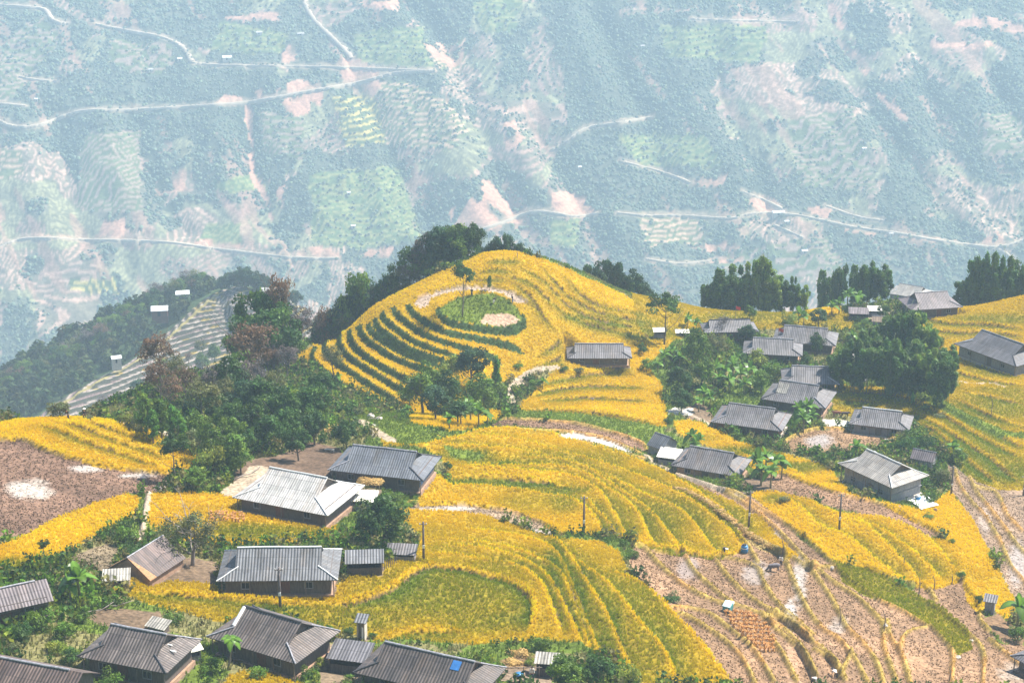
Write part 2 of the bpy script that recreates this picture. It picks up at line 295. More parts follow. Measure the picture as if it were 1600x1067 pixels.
# terrace lips in the rice: a = half drop, w = width of the bank, side: +1 the left of travel is high
LIPS = []
def lip(pts, a=.45, w=.5, side=-1, bank=None, hl=1.0, L=2.2): LIPS.append((smooth_pl(pts), a, w, side, bank, hl, L))
for P in [
 [(600,692),(650,698),(690,690),(740,673),(780,670),(850,680),(900,691),(950,704),(1000,722),(1040,740),(1100,772),(1150,812),(1165,845)],
 [(600,699),(650,703),(712,685),(775,682),(812,687),(850,699),(900,712),(950,727),(1000,746),(1056,768),(1099,795),(1136,823),(1160,850)],
 [(682,697),(755,700),(812,704),(862,712),(912,727),(962,748),(1013,775),(1059,793),(1090,822),(1120,870)],
 [(810,715),(850,715),(900,725),(937,742),(980,772),(1019,798),(1044,832),(1068,860)],
 [(707,720),(750,725),(800,729),(850,727),(887,731),(925,745),(955,768),(976,780),(1001,804),(1012,832),(1025,856)],
 [(707,727),(775,735),(825,740),(875,741),(907,750),(937,768),(961,798),(976,832),(985,842)],
 [(660,766),(700,760),(755,760),(812,766),(862,775),(895,782),(920,800),(934,815),(943,835)],
 [(912,772),(930,795),(950,815),(965,835)],
 [(865,756),(888,761),(912,772)],
 [(662,865),(700,867),(750,877),(800,885),(827,897),(850,920),(860,947),(872,975),(880,1000)],
 [(665,851),(725,855),(775,862),(820,877),(850,895),(868,920),(885,955),(905,1000),(925,1040)],
 [(695,840),(750,847),(800,857),(837,870),(870,890),(887,912),(900,950),(918,1000),(935,1050)],
 [(720,825),(800,836),(850,850),(878,875),(895,912),(912,955),(935,1004),(950,1060)],
 [(830,838),(869,842),(900,881),(921,912),(946,948),(961,985),(983,1034),(1000,1067)],
 [(860,837),(891,863),(930,893),(961,918),(989,955),(1013,985),(1041,1016),(1062,1067)],
 [(1215,772),(1250,790),(1282,825),(1325,837),(1355,865),(1390,892),(1420,912)],
 [(1250,772),(1305,803),(1355,820),(1390,855),(1425,890),(1440,912)],
 [(1317,800),(1370,820),(1420,855),(1457,887),(1475,910)],
 [(1362,802),(1420,822),(1462,850),(1495,892)],
 [(1120,690),(1160,712),(1210,728),(1270,748)],
 ]: lip(P)
for P in [
 [(500,947),(550,942),(587,930),(617,917),(640,897),(660,886),(685,884),(725,891),(765,900),(800,912),(822,927),(832,945),(830,970),(822,992)],
 [(200,925),(300,930),(400,940),(500,947)],
 [(695,747),(750,745),(812,750),(862,756),(900,768)],
 [(600,1000),(620,990),(680,985),(740,992)],
 [(934,887),(976,896),(1022,924),(1056,961),(1093,997),(1120,1034),(1145,1070)],
 ]: lip(P, .3, .5, -1 if P[0][0] > 900 else 1)
lip([(980,853),(1007,853),(1060,862),(1120,870),(1165,858)], .35, .4, 1)
for P in [[(40,665),(90,667),(120,685),(170,700),(220,718),(265,735)],[(80,660),(130,665),(170,685),(230,703),(280,722)],[(130,657),(180,672),(240,692),(300,715)]]: lip(P, .3, .5, 1)
for P in [
 [(1303,615),(1352,612),(1394,617),(1435,628),(1476,648),(1504,667),(1545,689),(1600,719)],
 [(1435,645),(1476,672),(1509,692),(1545,714),(1572,736),(1594,758)],
 [(1438,656),(1476,683),(1506,716),(1545,744),(1556,760)],[(1440,665),(1480,700),(1506,735)],
 [(1400,606),(1440,618),(1490,645),(1550,676),(1610,705)],
 [(1490,623),(1531,642),(1572,659),(1605,668)],[(1517,565),(1559,582),(1605,591)],[(1480,575),(1520,590),(1605,604)],
 [(1435,496),(1490,507),(1531,505),(1605,516)],[(1450,515),(1500,520),(1560,518),(1605,528)],[(1500,612),(1560,622),(1605,635)],[(1500,560),(1540,567),(1605,580)],
 [(1300,628),(1340,625),(1380,632)],
 ]: lip(P, .3, .5, 1, None, .8)
for P in [
 [(835,603),(847,600),(900,585),(950,582),(1003,583)],[(825,622),(860,608),(900,602),(960,602),(1020,607)],[(835,628),(875,622),(925,621),(1025,627)],[(812,641),(850,639),(900,642),(950,647),(1000,657),(1040,662)],
 ]: lip(P, .3, .5, 1, None, .6)
for P in [
 [(790,434),(810,446),(830,462),(845,485),(858,505),(885,528)],[(780,424),(831,440),(850,460),(870,478),(900,496),(937,508),(987,520),(1040,528)],
 [(800,412),(850,434),(870,458),(887,475),(912,490),(950,502),(1000,510)],[(840,412),(862,433),(885,460),(912,477),(950,492),(1010,499)],
 [(870,420),(887,437),(912,465),(937,480),(1010,490)],[(745,415),(790,405),(830,412)],[(735,430),(780,418),(820,428)],[(725,442),(770,432),(805,440)],
 [(830,560),(860,545),(880,520)],[(825,575),(870,560),(885,545)],
 ]: lip(P, .28, .6, 1, None, .4)
HILL = [
 [(497,538),(488,557),(500,572),(530,596),(575,628)],[(511,528),(509,548),(530,566),(560,587),(590,605),(630,632)],[(536,520),(530,536),(548,557),(578,578),(611,596),(650,622)],
 [(549,515),(549,530),(566,551),(596,572),(632,590),(660,605)],[(563,506),(566,521),(590,539),(626,560),(665,572),(700,588)],[(576,503),(583,518),(606,532),(640,553),(690,570),(715,580)],[(588,494),(590,509),(608,524),(635,542),(668,557),(704,567),(725,575)],
 [(600,485),(602,500),(626,518),(650,536),(680,548),(707,554),(740,568)],[(617,478),(620,491),(644,509),(668,524),(710,539),(752,548),(779,560),(784,572)],
 [(640,473),(644,488),(665,503),(695,518),(740,525),(785,533),(809,542),(820,556)],[(686,480),(689,494),(704,506),(740,513),(770,516),(800,515),(818,504),(812,488)],
]
for P in HILL: lip(P, .52, .8, 1, 'bank', .5, 1.8)
# bunds: low earth ridges between the bare fields
BUND = []
for P in [
 [(992,853),(1007,853),(1022,875),(1044,896),(1075,921),(1114,939),(1136,944),(1166,951),(1194,964),(1215,985),(1234,1000),(1258,1022),(1275,1060)],
 [(1068,861),(1081,890),(1105,912),(1130,933),(1140,944)],[(1025,861),(1068,861)],
 [(1117,872),(1136,902),(1166,930),(1203,955),(1228,970),(1258,994),(1290,1020),(1310,1040)],[(1123,867),(1185,882),(1191,909),(1212,942),(1240,968),(1270,995)],
 [(1200,855),(1225,867),(1247,877),(1267,887),(1285,890),(1300,887)],[(1225,867),(1232,890),(1250,932),(1267,962),(1287,987),(1310,997),(1330,1020),(1355,1066)],
 [(1267,887),(1282,910),(1300,937),(1312,960),(1322,982),(1350,1005),(1372,1037),(1380,1070)],[(1272,887),(1307,915),(1340,932),(1360,955),(1380,972),(1380,990),(1382,1020),(1400,1065)],
 [(1257,840),(1282,862),(1305,885),(1325,905),(1355,925),(1375,940),(1405,952),(1430,967),(1455,980),(1475,1000),(1490,1018),(1487,1065)],
 [(1385,972),(1390,997),(1400,1007),(1412,1032),(1422,1070)],[(1450,980),(1425,985),(1410,995),(1407,1015)],
 [(1200,957),(1230,972),(1267,1000)],[(1200,972),(1225,982),(1247,1005),(1265,1040),(1275,1060)],
 [(1272,1015),(1305,1032),(1320,1065)],[(1205,995),(1225,1025),(1245,1066)],[(1047,948),(1087,951),(1114,961),(1142,985),(1176,1010),(1209,1066)],
 [(1047,950),(1075,962),(1117,988),(1151,1015),(1170,1045),(1179,1070)],[(1194,964),(1225,960),(1240,975)],[(1330,1020),(1312,1060)],
 [(1056,740),(1130,766),(1154,771),(1185,795),(1212,810),(1258,840)],[(1133,768),(1166,786),(1197,810),(1228,841),(1255,872),(1267,887)],
 [(1120,800),(1160,825),(1200,852),(1225,868)],[(1128,812),(1165,845),(1185,882)],
 [(1220,740),(1262,755),(1310,772),(1340,780),(1375,787),(1400,795),(1425,810),(1450,822),(1470,836)],
 [(1490,730),(1500,762),(1520,787),(1540,807),(1550,825),(1565,850),(1575,880),(1605,915)],[(1515,745),(1522,765),(1550,800),(1570,825),(1590,855),(1605,868)],
 [(1525,762),(1555,767),(1565,785),(1572,807),(1597,830)],[(1425,915),(1440,912),(1455,925),(1462,942)],[(1355,888),(1400,908),(1425,915)],[(1502,905),(1520,930),(1535,952),(1528,968),(1545,985)],
 [(1450,942),(1475,957),(1500,980),(1515,992),(1532,1008),(1538,1030),(1535,1068)],[(1545,1000),(1570,1020),(1605,1050)],
 [(785,655),(825,656),(900,661),(950,674),(1000,689),(1012,703)],[(792,669),(850,674),(900,676),(950,686),(1000,709)],[(800,676),(875,685),(925,692),(975,707),(1005,716)],
 [(1225,690),(1262,672),(1300,668),(1400,685)],[(640,787),(700,785),(760,791),(810,803),(850,818),(878,835)],[(650,466),(680,454),(725,445),(770,446),(806,455),(827,471)],
 [(0,688),(40,686),(60,699),(100,714),(200,734),(265,741)],[(232,772),(226,800),(222,830)],
 ]: BUND.append(smooth_pl(P))
PATHS = [([(800,632),(797,615),(803,600),(820,588),(840,577),(870,573)],.7),([(812,608),(817,600),(825,590)],.5),([(548,660),(560,655),(572,662),(585,672),(600,682),(612,688)],.8),([(232,772),(228,800),(222,830),(218,850)],.4),([(362,770),(375,760),(392,748),(405,732)],1.4),([(1325,668),(1350,672),(1400,682),(1425,688)],.5),
 ([(1085,650),(1110,662)],.5),([(1010,712),(1040,730),(1056,740),(1130,766)],.5),([(190,660),(215,664),(250,672),(262,680)],1.0),([(1355,498),(1390,490),(1400,485)],1.0),([(1500,595),(1520,600),(1550,595),(1570,603)],.5)]
# ------------------------------------------------------------------ houses: eave corners A (front left), B (front right), C (back right 'R' or back left 'L')
HOUSES = [ # A, B, C, side, wall h, pitch factor, roof type, tone, label
((363,777),(512,806),(545,752),'R',2.3,.27,'half','pale','pale grey corrugated roof house between the yellow terraces, its sheets the brightest of all'),
((512,734),(661,751),(695,714),'R',2.4,.27,'half','blue','long slate-grey roofed house with blue sheeting on its right end wall, behind the brown tree'),
((338,908),(528,906),(533,858),'R',2.4,.29,'half','steel','steel-grey ribbed roof house behind the power pole in the lower left field'),
((322,994),(462,1037),(537,987),'R',2.4,.29,'half','brown','brown-grey house with a white strip on its left hip, behind the papaya tree'),
((551,1050),(745,1095),(790,1042),'R',2.4,.29,'half','dark','dark brown-grey roof with a blue tarpaulin patch, at the bottom edge of the picture'),
((120,1025),(260,1052),(313,995),'R',2.5,.29,'half','brown','brown ribbed house in the lower left with small white scraps on its right hip'),
((-60,1066),(106,1098),(140,1048),'R',2.2,.28,'gable','rust','rusty brown gabled roof cut off by the bottom left corner'),
((-70,972),(84,938),(98,903),'R',2.2,.28,'gable','mauve','mauve-grey ribbed roof cut off by the left edge'),
((886,560),(988,560),(1010,546),'R',1.9,.30,'half','grey','solitary grey house at the foot of the golden hill'),
((1047,727),(1154,745),(1170,716),'R',2.2,.29,'half','grey','grey roof house with a reddish earth wall left of the big banana clump'),
((1110,659),(1222,674),(1238,647),'R',2.3,.28,'half','grey','grey house with a red-brown plank wall and pale plinth above the banana clump'),
((1326,662),(1421,673),(1436,651),'R',2.2,.29,'half','grey','grey house with white ridge and silvery planks behind the bare paddies'),
((1309,724),(1394,763),(1449,742),'R',3.3,.27,'half','pale2','two-storey pale roofed plank house beside the white drying sheet'),
((1188,623),(1290,638),(1303,611),'R',2.2,.29,'half','grey','grey house with a pale square patch high on its roof'),
((1222,598),(1312,601),(1323,580),'R',2.2,.30,'half','grey','grey house directly behind the one with the pale roof patch'),
((1160,552),(1254,557),(1265,538),'R',2.2,.30,'half','grey','grey roofed house between the yellow-green trees and the small dark tree'),
((1206,533),(1306,541),(1320,522),'R',2.2,.30,'half','grey','long grey house with a small red flag on its left slope'),
((1100,520),(1186,518),(1193,503),'R',2.0,.30,'half','grey','grey house half hidden by bare grey bushes at the edge of the yellow field'),
((1490,537),(1588,573),(1622,550),'R',2.6,.28,'half','steel2','long grey plank house standing alone in the upper right field'),
((1424,485),(1505,480),(1404,466),'L',2.4,.30,'half','mauve','mauve-grey roof house on the upper right skyline, the nearer of two'),
((1386,458),(1446,468),(1470,452),'R',2.2,.27,'half','pale2','pale weathered roof behind the mauve-grey house on the skyline'),
((1578,1024),(1660,1068),(1690,1025),'R',2.2,.27,'half','grey','grey roof corner cut off by the lower right edge'),
]
SHEDS = [ # centre u,v, length, width, yaw deg, wall h, roof ('mono'|'gable'), tone, label
(230,894,6.0,6.4,-28,1.2,'gableY','thatch','brown shed with orange straw on its gable roof beside the bare tree'),
(570,893,4.4,2.4,4,1.7,'mono','steel','small grey lean-to with ribbed roof under the dark green broadleaf tree'),
(628,872,3.6,2.0,-6,1.0,'mono','grey','low grey lean-to roof at the right foot of the dark green broadleaf tree'),
(183,912,3.0,2.0,8,1.0,'mono','patch','low patched tin shed left of the straw-roofed shed'),
(566,997,1.35,1.35,-12,2.3,'mono','steel','narrow white-walled outhouse with open doorway at the edge of the green-gold field'),
(549,1042,4.2,3.0,-14,1.7,'mono','steel2','small grey ribbed roof squeezed between two brown-grey houses'),
(570,793,3.4,2.4,-6,1.5,'mono','white','white sheet roofed pig pen beside the pale house'),
(578,768,3.2,1.9,-10,1.3,'hay','straw','rice straw heaped on a low rack behind the white roofed pen'),
(855,1052,2.6,1.7,-8,1.7,'mono','patch','small hut with a patched white roof beside the bushes at the bottom'),
(1546,957,1.7,1.5,-22,1.9,'mono','grey','small grey plank outhouse in the lower right with a dark tree beside it'),
(298,1036,2.4,1.4,30,1.7,'mono','white','small pale board roof at the right end of the lower left house'),
(248,985,2.4,1.5,-25,.8,'mono','patch','low heap of pale tin sheets behind the lower left house'),
(1035,708,3.2,4.2,-42,1.8,'gable','blue','small blue-grey gabled shed at the end of the bare paddy strip'),
(1046,722,3.6,2.8,-20,1.4,'mono','white','white sheet lean-to joined to the left end of the earth walled house'),
(1443,728,3.8,3.2,-28,1.7,'gable','mauve','small mauve-grey gabled shed behind the two-storey plank house'),
(1341,497,4.2,2.6,-6,1.5,'mono','mauve','small mauve roofed shed below the skyline bananas'),
(1366,492,3.0,2.0,-4,1.3,'mono','white','small white roofed shed below the skyline bananas'),
(1374,510,3.4,2.4,-10,1.5,'gable','straw2','small brown thatched hut above the bamboo grove'),
(1030,527,2.5,1.4,6,1.5,'mono','white','small white sheet shelter at the edge of the golden field'),
(1066,524,2.8,1.2,2,.8,'mono','white','long low white trough roof beside the round sparse tree'),
(1325,564,3.2,1.8,-8,1.0,'mono','patch','low pale sheet roof behind the grey houses, next to the bamboo'),
(1345,597,2.2,1.2,-8,.7,'mono','grey','low grey crate-like hutch at the foot of the bamboo'),
]
def fit_house(h):
    A, B, Cc, side, wh = h[:5]
    zg = gz0(*hit0((A[0] + B[0]) / 2, (A[1] + B[1]) / 2)[:2])
    for _ in range(6):
        ze = zg + wh
        P = []
        for q in (A, B, Cc):
            a, b, c = ray(*q); P.append(np.array([a / c * ze, b / c * ze]))
        ab = P[1] - P[0]; L = np.hypot(*ab)
        d = P[2] - (P[1] if side == 'R' else P[0])
        ax = ab / L; ay = np.array([-ax[1], ax[0]]); W = abs(d @ ay); W = min(max(W, .5 * L), .72 * L) if L > 9 else W
        ctr = (P[0] + P[1]) / 2 + ay * W / 2
        zg = float(gz0(ctr[0], max(ctr[1], Y0 + 1)))
    return ctr, L, W, math.atan2(ax[1], ax[0]), zg
GZ0 = GZ.copy()
def gz0(x, y): return bil(GZ0, np.asarray(x / y), np.asarray(y), S0, DS, Y0, DY)
def hit0(u, v): return hit(u, v, GZ0)
hfit = [fit_house(h) for h in HOUSES]
# ------------------------------------------------------------------ shape the ground
def to_world(P):
    P = np.asarray(P, float); return hit(P[:, 0], P[:, 1], GZ0)[:, :2]
fx, fy = GX.ravel(), GY.ravel(); dz = np.zeros(fx.size)
FOOT_SHADE = np.zeros(fx.size); RIPE = np.zeros(fx.size); HL = np.zeros(fx.size); BANK = np.zeros(fx.size); BND = np.zeros(fx.size); PTH = np.zeros(fx.size)
for P, a, w, side, bank, hl, L in LIPS:
    i, d, ar, Lt = pldist(fx, fy, to_world(P), 6.0)
    if not len(i): continue
    d = d * side; fade = np.clip(np.minimum(ar, 1 - ar) * Lt / 4.0, 0, 1)
    if bank: k = np.clip(-d / w, 0, 1); off = np.where(d >= 0, np.exp(-d / L), np.where(d > -w, 1 - 2 * k, -np.exp((d + w) / L)))
    else: off = np.where(np.abs(d) < w / 2, d / (w / 2), np.sign(d)) * np.exp(-np.maximum(np.abs(d) - w / 2, 0) / L)
    dz[i] += a * off * fade
    HL[i] = np.maximum(HL[i], hl * fade * np.exp(-(np.maximum(d, 0) / .55) ** 2) * (d > -.15))  # golden rim along the lip: riper rice plus its sunlit edge painted in
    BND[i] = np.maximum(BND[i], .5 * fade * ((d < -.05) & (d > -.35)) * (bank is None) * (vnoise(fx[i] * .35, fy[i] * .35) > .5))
    if not bank: FOOT_SHADE[i] = np.maximum(FOOT_SHADE[i], fade * (d < 0) * np.exp(d / 1.5) * (.7 + .7 * vnoise(fx[i] * .08, fy[i] * .08)))  # shade at the lip's foot, with greener rice there, painted as lower ripeness
    if bank: BANK[i] = np.maximum(BANK[i], ((d < 0.12) & (d > -w - .1)) * (fade > .08))
for P in BUND:
    i, d, ar, Lt = pldist(fx, fy, to_world(P), 2.5)
    if not len(i): continue
    wv = .22 + .15 * vnoise(fx[i] * .4, fy[i] * .4)
    dz[i] += .5 * np.exp(-(d / wv) ** 2) + .22 * np.clip(d / .3, -1, 1) * np.exp(-np.abs(d) / 1.3)
    PTH[i] = np.maximum(PTH[i], .9 * np.exp(-(d / (wv + .05)) ** 2))
PP = np.zeros(fx.size)
for P, w in PATHS:
    i, d, ar, Lt = pldist(fx, fy, to_world(smooth_pl(P)), 3)
    PP[i] = np.maximum(PP[i], (np.abs(d) < w) * 1.0)
GZ = (GZ0.ravel() + dz + .10 * (fbm(fx * .5, fy * .5) - .5)).reshape(GZ.shape)
pads = [(c, L, W, yaw, zg) for (c, L, W, yaw, zg) in hfit]
shfit = []
for s in SHEDS:
    p = hit0(s[0], s[1]); shfit.append(p); pads.append((p[:2], s[2] + .6, s[3] + .6, R(s[4]), float(gz(p[0], p[1]))))
HOUSEM = np.zeros(fx.size); gzf = GZ.ravel()
for c, L, W, yaw, zg in pads:
    rx, ry = fx - c[0], fy - c[1]; i = np.nonzero(np.hypot(rx, ry) < L)[0]
    a = rx[i] * math.cos(yaw) + ry[i] * math.sin(yaw); b = -rx[i] * math.sin(yaw) + ry[i] * math.cos(yaw)
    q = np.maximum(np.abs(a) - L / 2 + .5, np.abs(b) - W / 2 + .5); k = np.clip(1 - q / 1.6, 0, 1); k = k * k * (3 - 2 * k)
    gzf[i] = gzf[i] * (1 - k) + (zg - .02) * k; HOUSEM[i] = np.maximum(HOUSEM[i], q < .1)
GZ = gzf.reshape(GZ.shape)
# ------------------------------------------------------------------ classify: 0 scrub 1 rice 2 stubble 3 grass bank 4 bare earth 5 water
U, V = proj(fx, fy, GZ0.ravel()); U += (fbm(fx * .5, fy * .5, 3) - .5) * 5; V += (fbm(fx * .5 + 40, fy * .5, 3) - .5) * 3
front = (fy < 372) | (U > 880)
CLS = np.zeros(fx.size, int); COL = np.zeros((fx.size, 3)); n1 = fbm(fx * .12, fy * .12, 4); n2 = fbm(fx * .9, fy * .9, 3)
COL[:] = np.array([.10, .14, .02]) * (0.6 + .9 * n1[:, None]) ; mk = n1 > .56; COL[mk] = COL[mk] * .4 + np.array([.22, .16, .09]) * .6
STUB = np.zeros(fx.size); MUDF = np.array([.53, .49, .42])
for nm, (al, st, P) in MUD.items():
    m = inpoly(U, V, P) & front
    CLS[m] = 2 if st else 4; STUB[m] = st; COL[m] = np.array(al) * MUDF * (.5 + .9 * n1[m, None]) * (.7 + .6 * n2[m, None])
for u, v, ru, rv, al in PALE:
    q = ((U - u) / ru) ** 2 + ((V - v) / rv) ** 2; m = np.nonzero((q < 2.5) & ((CLS == 2) | (CLS == 4)))[0]
    k = np.clip(1.35 - q[m] + (n2[m] - .5) * 1.6, 0, 1)[:, None]; COL[m] = COL[m] * (1 - k) + np.array(al) * np.array([.55, .52, .50]) * k; STUB[m] *= 1 - .8 * k[:, 0]
for nm, (rp, P) in RICE.items():
    m = inpoly(U, V, P) & front; CLS[m] = 1; RIPE[m] = rp
off = np.zeros(fx.size)
for u, v, ru, rv, am in OLIVE: off = np.maximum(off, am * np.exp(-(((U - u) / ru) ** 2 + ((V - v) / rv) ** 2) ** 1.5))
RIPE = np.clip(RIPE - off * (.8 + .4 * n1) - .5 * np.clip(n1 - .52, 0, 1), 0, 1.05); RIPE = np.clip(RIPE - .68 * FOOT_SHADE + .16 * (vnoise(fx * .045, fy * .07) - .5), 0, 1.05); RIPE = np.clip(RIPE + .6 * HL, 0, 1.15)
for P in GREEN: m = inpoly(U, V, P); CLS[m] = 3; COL[m] = np.array([.13, .17, .02]) * (.5 + n1[m, None])
for nm in ('hillscar', 'ring'): m = inpoly(U, V, MUD[nm][2]) & (fy < 372); CLS[m] = 2 if nm == 'ring' else 4; COL[m] = np.array(MUD[nm][0]) * (.7 + .6 * n2[m, None])
m = inpoly(U, V, RICE['knollpatch'][1]); CLS[m] = 1; RIPE[m] = 1
m = (BANK > 0) & (U > 470) & (U < 830) & front & (CLS != 4); CLS[m] = 3; COL[m] = np.array([.045, .075, .022]) * (.5 + n2[m, None])
m = (PTH > .3) & (CLS != 3); k = PTH[m, None]
bc = np.array([.36, .25, .05]) * (.6 + .8 * n2[m, None]); bc[n1[m] > .52] *= np.array([1.2, .95, 1.1]); COL[m] = COL[m] * (1 - k) + bc * k; CLS[m] = np.where(CLS[m] == 1, 1, 6)
for P in WATER: m = inpoly(U, V, P) & (PTH < .2); CLS[m] = 5; COL[m] = np.array([.50, .46, .40]) * (.9 + .2 * n2[m, None])
m = PP > 0; CLS[m] = 4; COL[m] = np.array([.38, .30, .21]) * (.7 + .5 * n2[m, None])
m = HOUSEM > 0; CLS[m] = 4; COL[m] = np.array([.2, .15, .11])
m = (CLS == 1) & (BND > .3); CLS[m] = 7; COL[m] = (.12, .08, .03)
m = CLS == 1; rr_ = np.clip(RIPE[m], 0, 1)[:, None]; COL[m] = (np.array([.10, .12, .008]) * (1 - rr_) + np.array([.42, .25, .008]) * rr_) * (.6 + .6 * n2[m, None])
CLSG = CLS.reshape(GZ.shape); RIPEG = RIPE.reshape(GZ.shape); COLG = COL.reshape(*GZ.shape, 3); STUBG = STUB.reshape(GZ.shape); HLG = HL.reshape(GZ.shape)
def look(G, x, y):
    i = np.clip(np.rint((x / y - S0) / DS).astype(int), 0, NS - 1); j = np.clip(np.rint((y - Y0) / DY).astype(int), 0, NY - 1); return G[j, i]
M_ground = mat_ground('ground')
jj, ii = np.meshgrid(np.arange(NY - 1), np.arange(NS - 1), indexing='ij'); b0 = (jj * NS + ii).ravel()
quads = np.stack([b0, b0 + 1, b0 + NS + 1, b0 + NS], 1)
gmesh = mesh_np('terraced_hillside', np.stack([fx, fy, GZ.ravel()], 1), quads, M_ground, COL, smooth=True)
tag(ob('terraced_hillside', gmesh), 'terraced hillside ground under the rice and the houses', 'ground', kind='structure')
# ------------------------------------------------------------------ rice, stubble and grass: real blades
M_blade = mat_leaf('blades', None, .45, .7, 0)
def blades(name, x, y, h, w, lean, colr, nb, label, cat, tipc=1.25):
    n = len(x); z = gz(x, y)
    X = np.repeat(x, nb); Y = np.repeat(y, nb); Z = np.repeat(z, nb); H = np.repeat(h, nb) * rng.uniform(.7, 1.15, n * nb)
    X = X + rng.normal(0, .06, n * nb); Y = Y + rng.normal(0, .06, n * nb)
    a = rng.uniform(0, 2 * math.pi, n * nb); lx = np.cos(a) * lean * rng.uniform(.2, 1, n * nb) + lean * .35; ly = np.sin(a) * lean * rng.uniform(.2, 1, n * nb)
    b = rng.uniform(-.9, .9, n * nb); dx, dy = np.cos(b) * w / 2, np.sin(b) * w / 2
    p = np.empty((n * nb, 4, 3)); p[:, 0] = np.stack([X - dx * .6, Y - dy * .6, Z - .05], 1); p[:, 1] = np.stack([X + dx * .6, Y + dy * .6, Z - .05], 1)
    p[:, 2] = np.stack([X + lx * .6 + dx, Y + ly * .6 + dy, Z + H * .8], 1); p[:, 3] = np.stack([X + lx - dx * .6, Y + ly - dy * .6, Z + H], 1)
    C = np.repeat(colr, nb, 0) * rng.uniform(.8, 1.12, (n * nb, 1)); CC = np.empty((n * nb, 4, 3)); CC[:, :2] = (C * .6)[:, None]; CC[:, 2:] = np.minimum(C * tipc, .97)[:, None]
    me = mesh_np(name, p.reshape(-1, 3), np.arange(n * nb * 4).reshape(-1, 4), M_blade, CC.reshape(-1, 3))
    return tag(ob(name, me), label, cat, kind='stuff')
def scatter(n):
    y = np.sqrt(rng.uniform(151 ** 2, 430 ** 2, n)); s = rng.uniform(-.355, .355, n); return s * y, y
AREA = .71 * .5 * (430 ** 2 - 151 ** 2)
sx_, sy_ = scatter(int(AREA * 9.5)); cl = look(CLSG, sx_, sy_)
def pick(c, keep): m = np.isin(cl, c); m &= rng.random(len(m)) < keep(sx_, sy_); return sx_[m], sy_[m]
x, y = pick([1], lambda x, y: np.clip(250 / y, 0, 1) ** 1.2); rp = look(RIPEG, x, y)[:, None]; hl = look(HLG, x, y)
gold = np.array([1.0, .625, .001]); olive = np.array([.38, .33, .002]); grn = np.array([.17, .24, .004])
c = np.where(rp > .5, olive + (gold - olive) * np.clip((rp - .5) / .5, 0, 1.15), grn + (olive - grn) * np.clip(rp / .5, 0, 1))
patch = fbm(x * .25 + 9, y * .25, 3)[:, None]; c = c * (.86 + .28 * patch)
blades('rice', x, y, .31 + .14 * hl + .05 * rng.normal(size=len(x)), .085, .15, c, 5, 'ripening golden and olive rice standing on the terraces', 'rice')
print('rice tufts', len(x))
x, y = pick([2], lambda x, y: np.clip(230 / y, 0, 1) * .62 * look(STUBG, x, y)); c0 = look(COLG, x, y)
k = rng.random((len(x), 1)); c = c0 * .76 * (k < .5) + (c0 * .9 + np.array([.10, .08, .04])) * (k >= .5)
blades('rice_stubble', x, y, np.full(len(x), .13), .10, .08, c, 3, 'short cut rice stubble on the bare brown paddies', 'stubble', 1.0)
x, y = pick([0, 3, 6, 7], lambda x, y: np.where(look(CLSG, x, y) == 3, .8, np.where(look(CLSG, x, y) == 6, .55, .42)))
c0 = look(COLG, x, y); c = c0 * 1.3 + np.array([.035, .05, .004]) * rng.uniform(0, 1.6, (len(x), 1))
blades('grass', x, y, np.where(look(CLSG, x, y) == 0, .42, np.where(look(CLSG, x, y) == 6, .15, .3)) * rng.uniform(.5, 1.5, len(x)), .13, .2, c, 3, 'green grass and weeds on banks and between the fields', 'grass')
# ------------------------------------------------------------------ valley sheet under everything, reaching from the camera's hill to the far mountain
def valley(x, y):
    near = S(np.clip(x, -140, 150), np.clip(y, 160, 515)) - 7
    z = near + np.where(y > 515, -(y - 515) * .60, 0) + np.where(y < 160, (160 - y) * .10, 0)
    up = np.clip((120 - y) / 125, 0, 1); z = z * (1 - up) + (-2.2 - np.clip(y, -400, 0) * .4) * up * 1.0
    ax = np.maximum(np.abs(x) - 150, 0); z = z - ax * .35 * np.clip((y - 100) / 300, 0, 1) + 22 * (fbm(x * .006, y * .006, 4) - .5) * np.clip(ax / 60 + np.clip((y - 540) / 100, 0, 1), 0, 1)
    return np.maximum(z, -800 + 10 * fbm(x * .01, y * .01, 3))
vx = np.arange(-1600, 1601, 12.0); vy = np.arange(-120, 1640, 12.0); VX, VY = np.meshgrid(vx, vy); VZ = valley(VX, VY)
VZ = np.where(VY < 90, np.minimum(VZ, -2.2 - np.maximum(VY, 0) * .75 - .02 * np.abs(VX)), VZ)
def grid_faces(ny, nx):
    j, i = np.meshgrid(np.arange(ny - 1), np.arange(nx - 1), indexing='ij'); b = (j * nx + i).ravel(); return np.stack([b, b + 1, b + nx + 1, b + nx], 1)
M_far = mat_ground('hillside_cover', .6, .25, .95, .35)
vc = np.array([.05, .085, .03]) * (.6 + .9 * fbm(VX.ravel() * .01, VY.ravel() * .01)[:, None])
tag(ob('valley', mesh_np('valley', np.stack([VX.ravel(), VY.ravel(), VZ.ravel()], 1), grid_faces(*VX.shape), M_far, vc, smooth=True)), 'green valley between the village hill and the far mountain', 'valley', kind='structure')
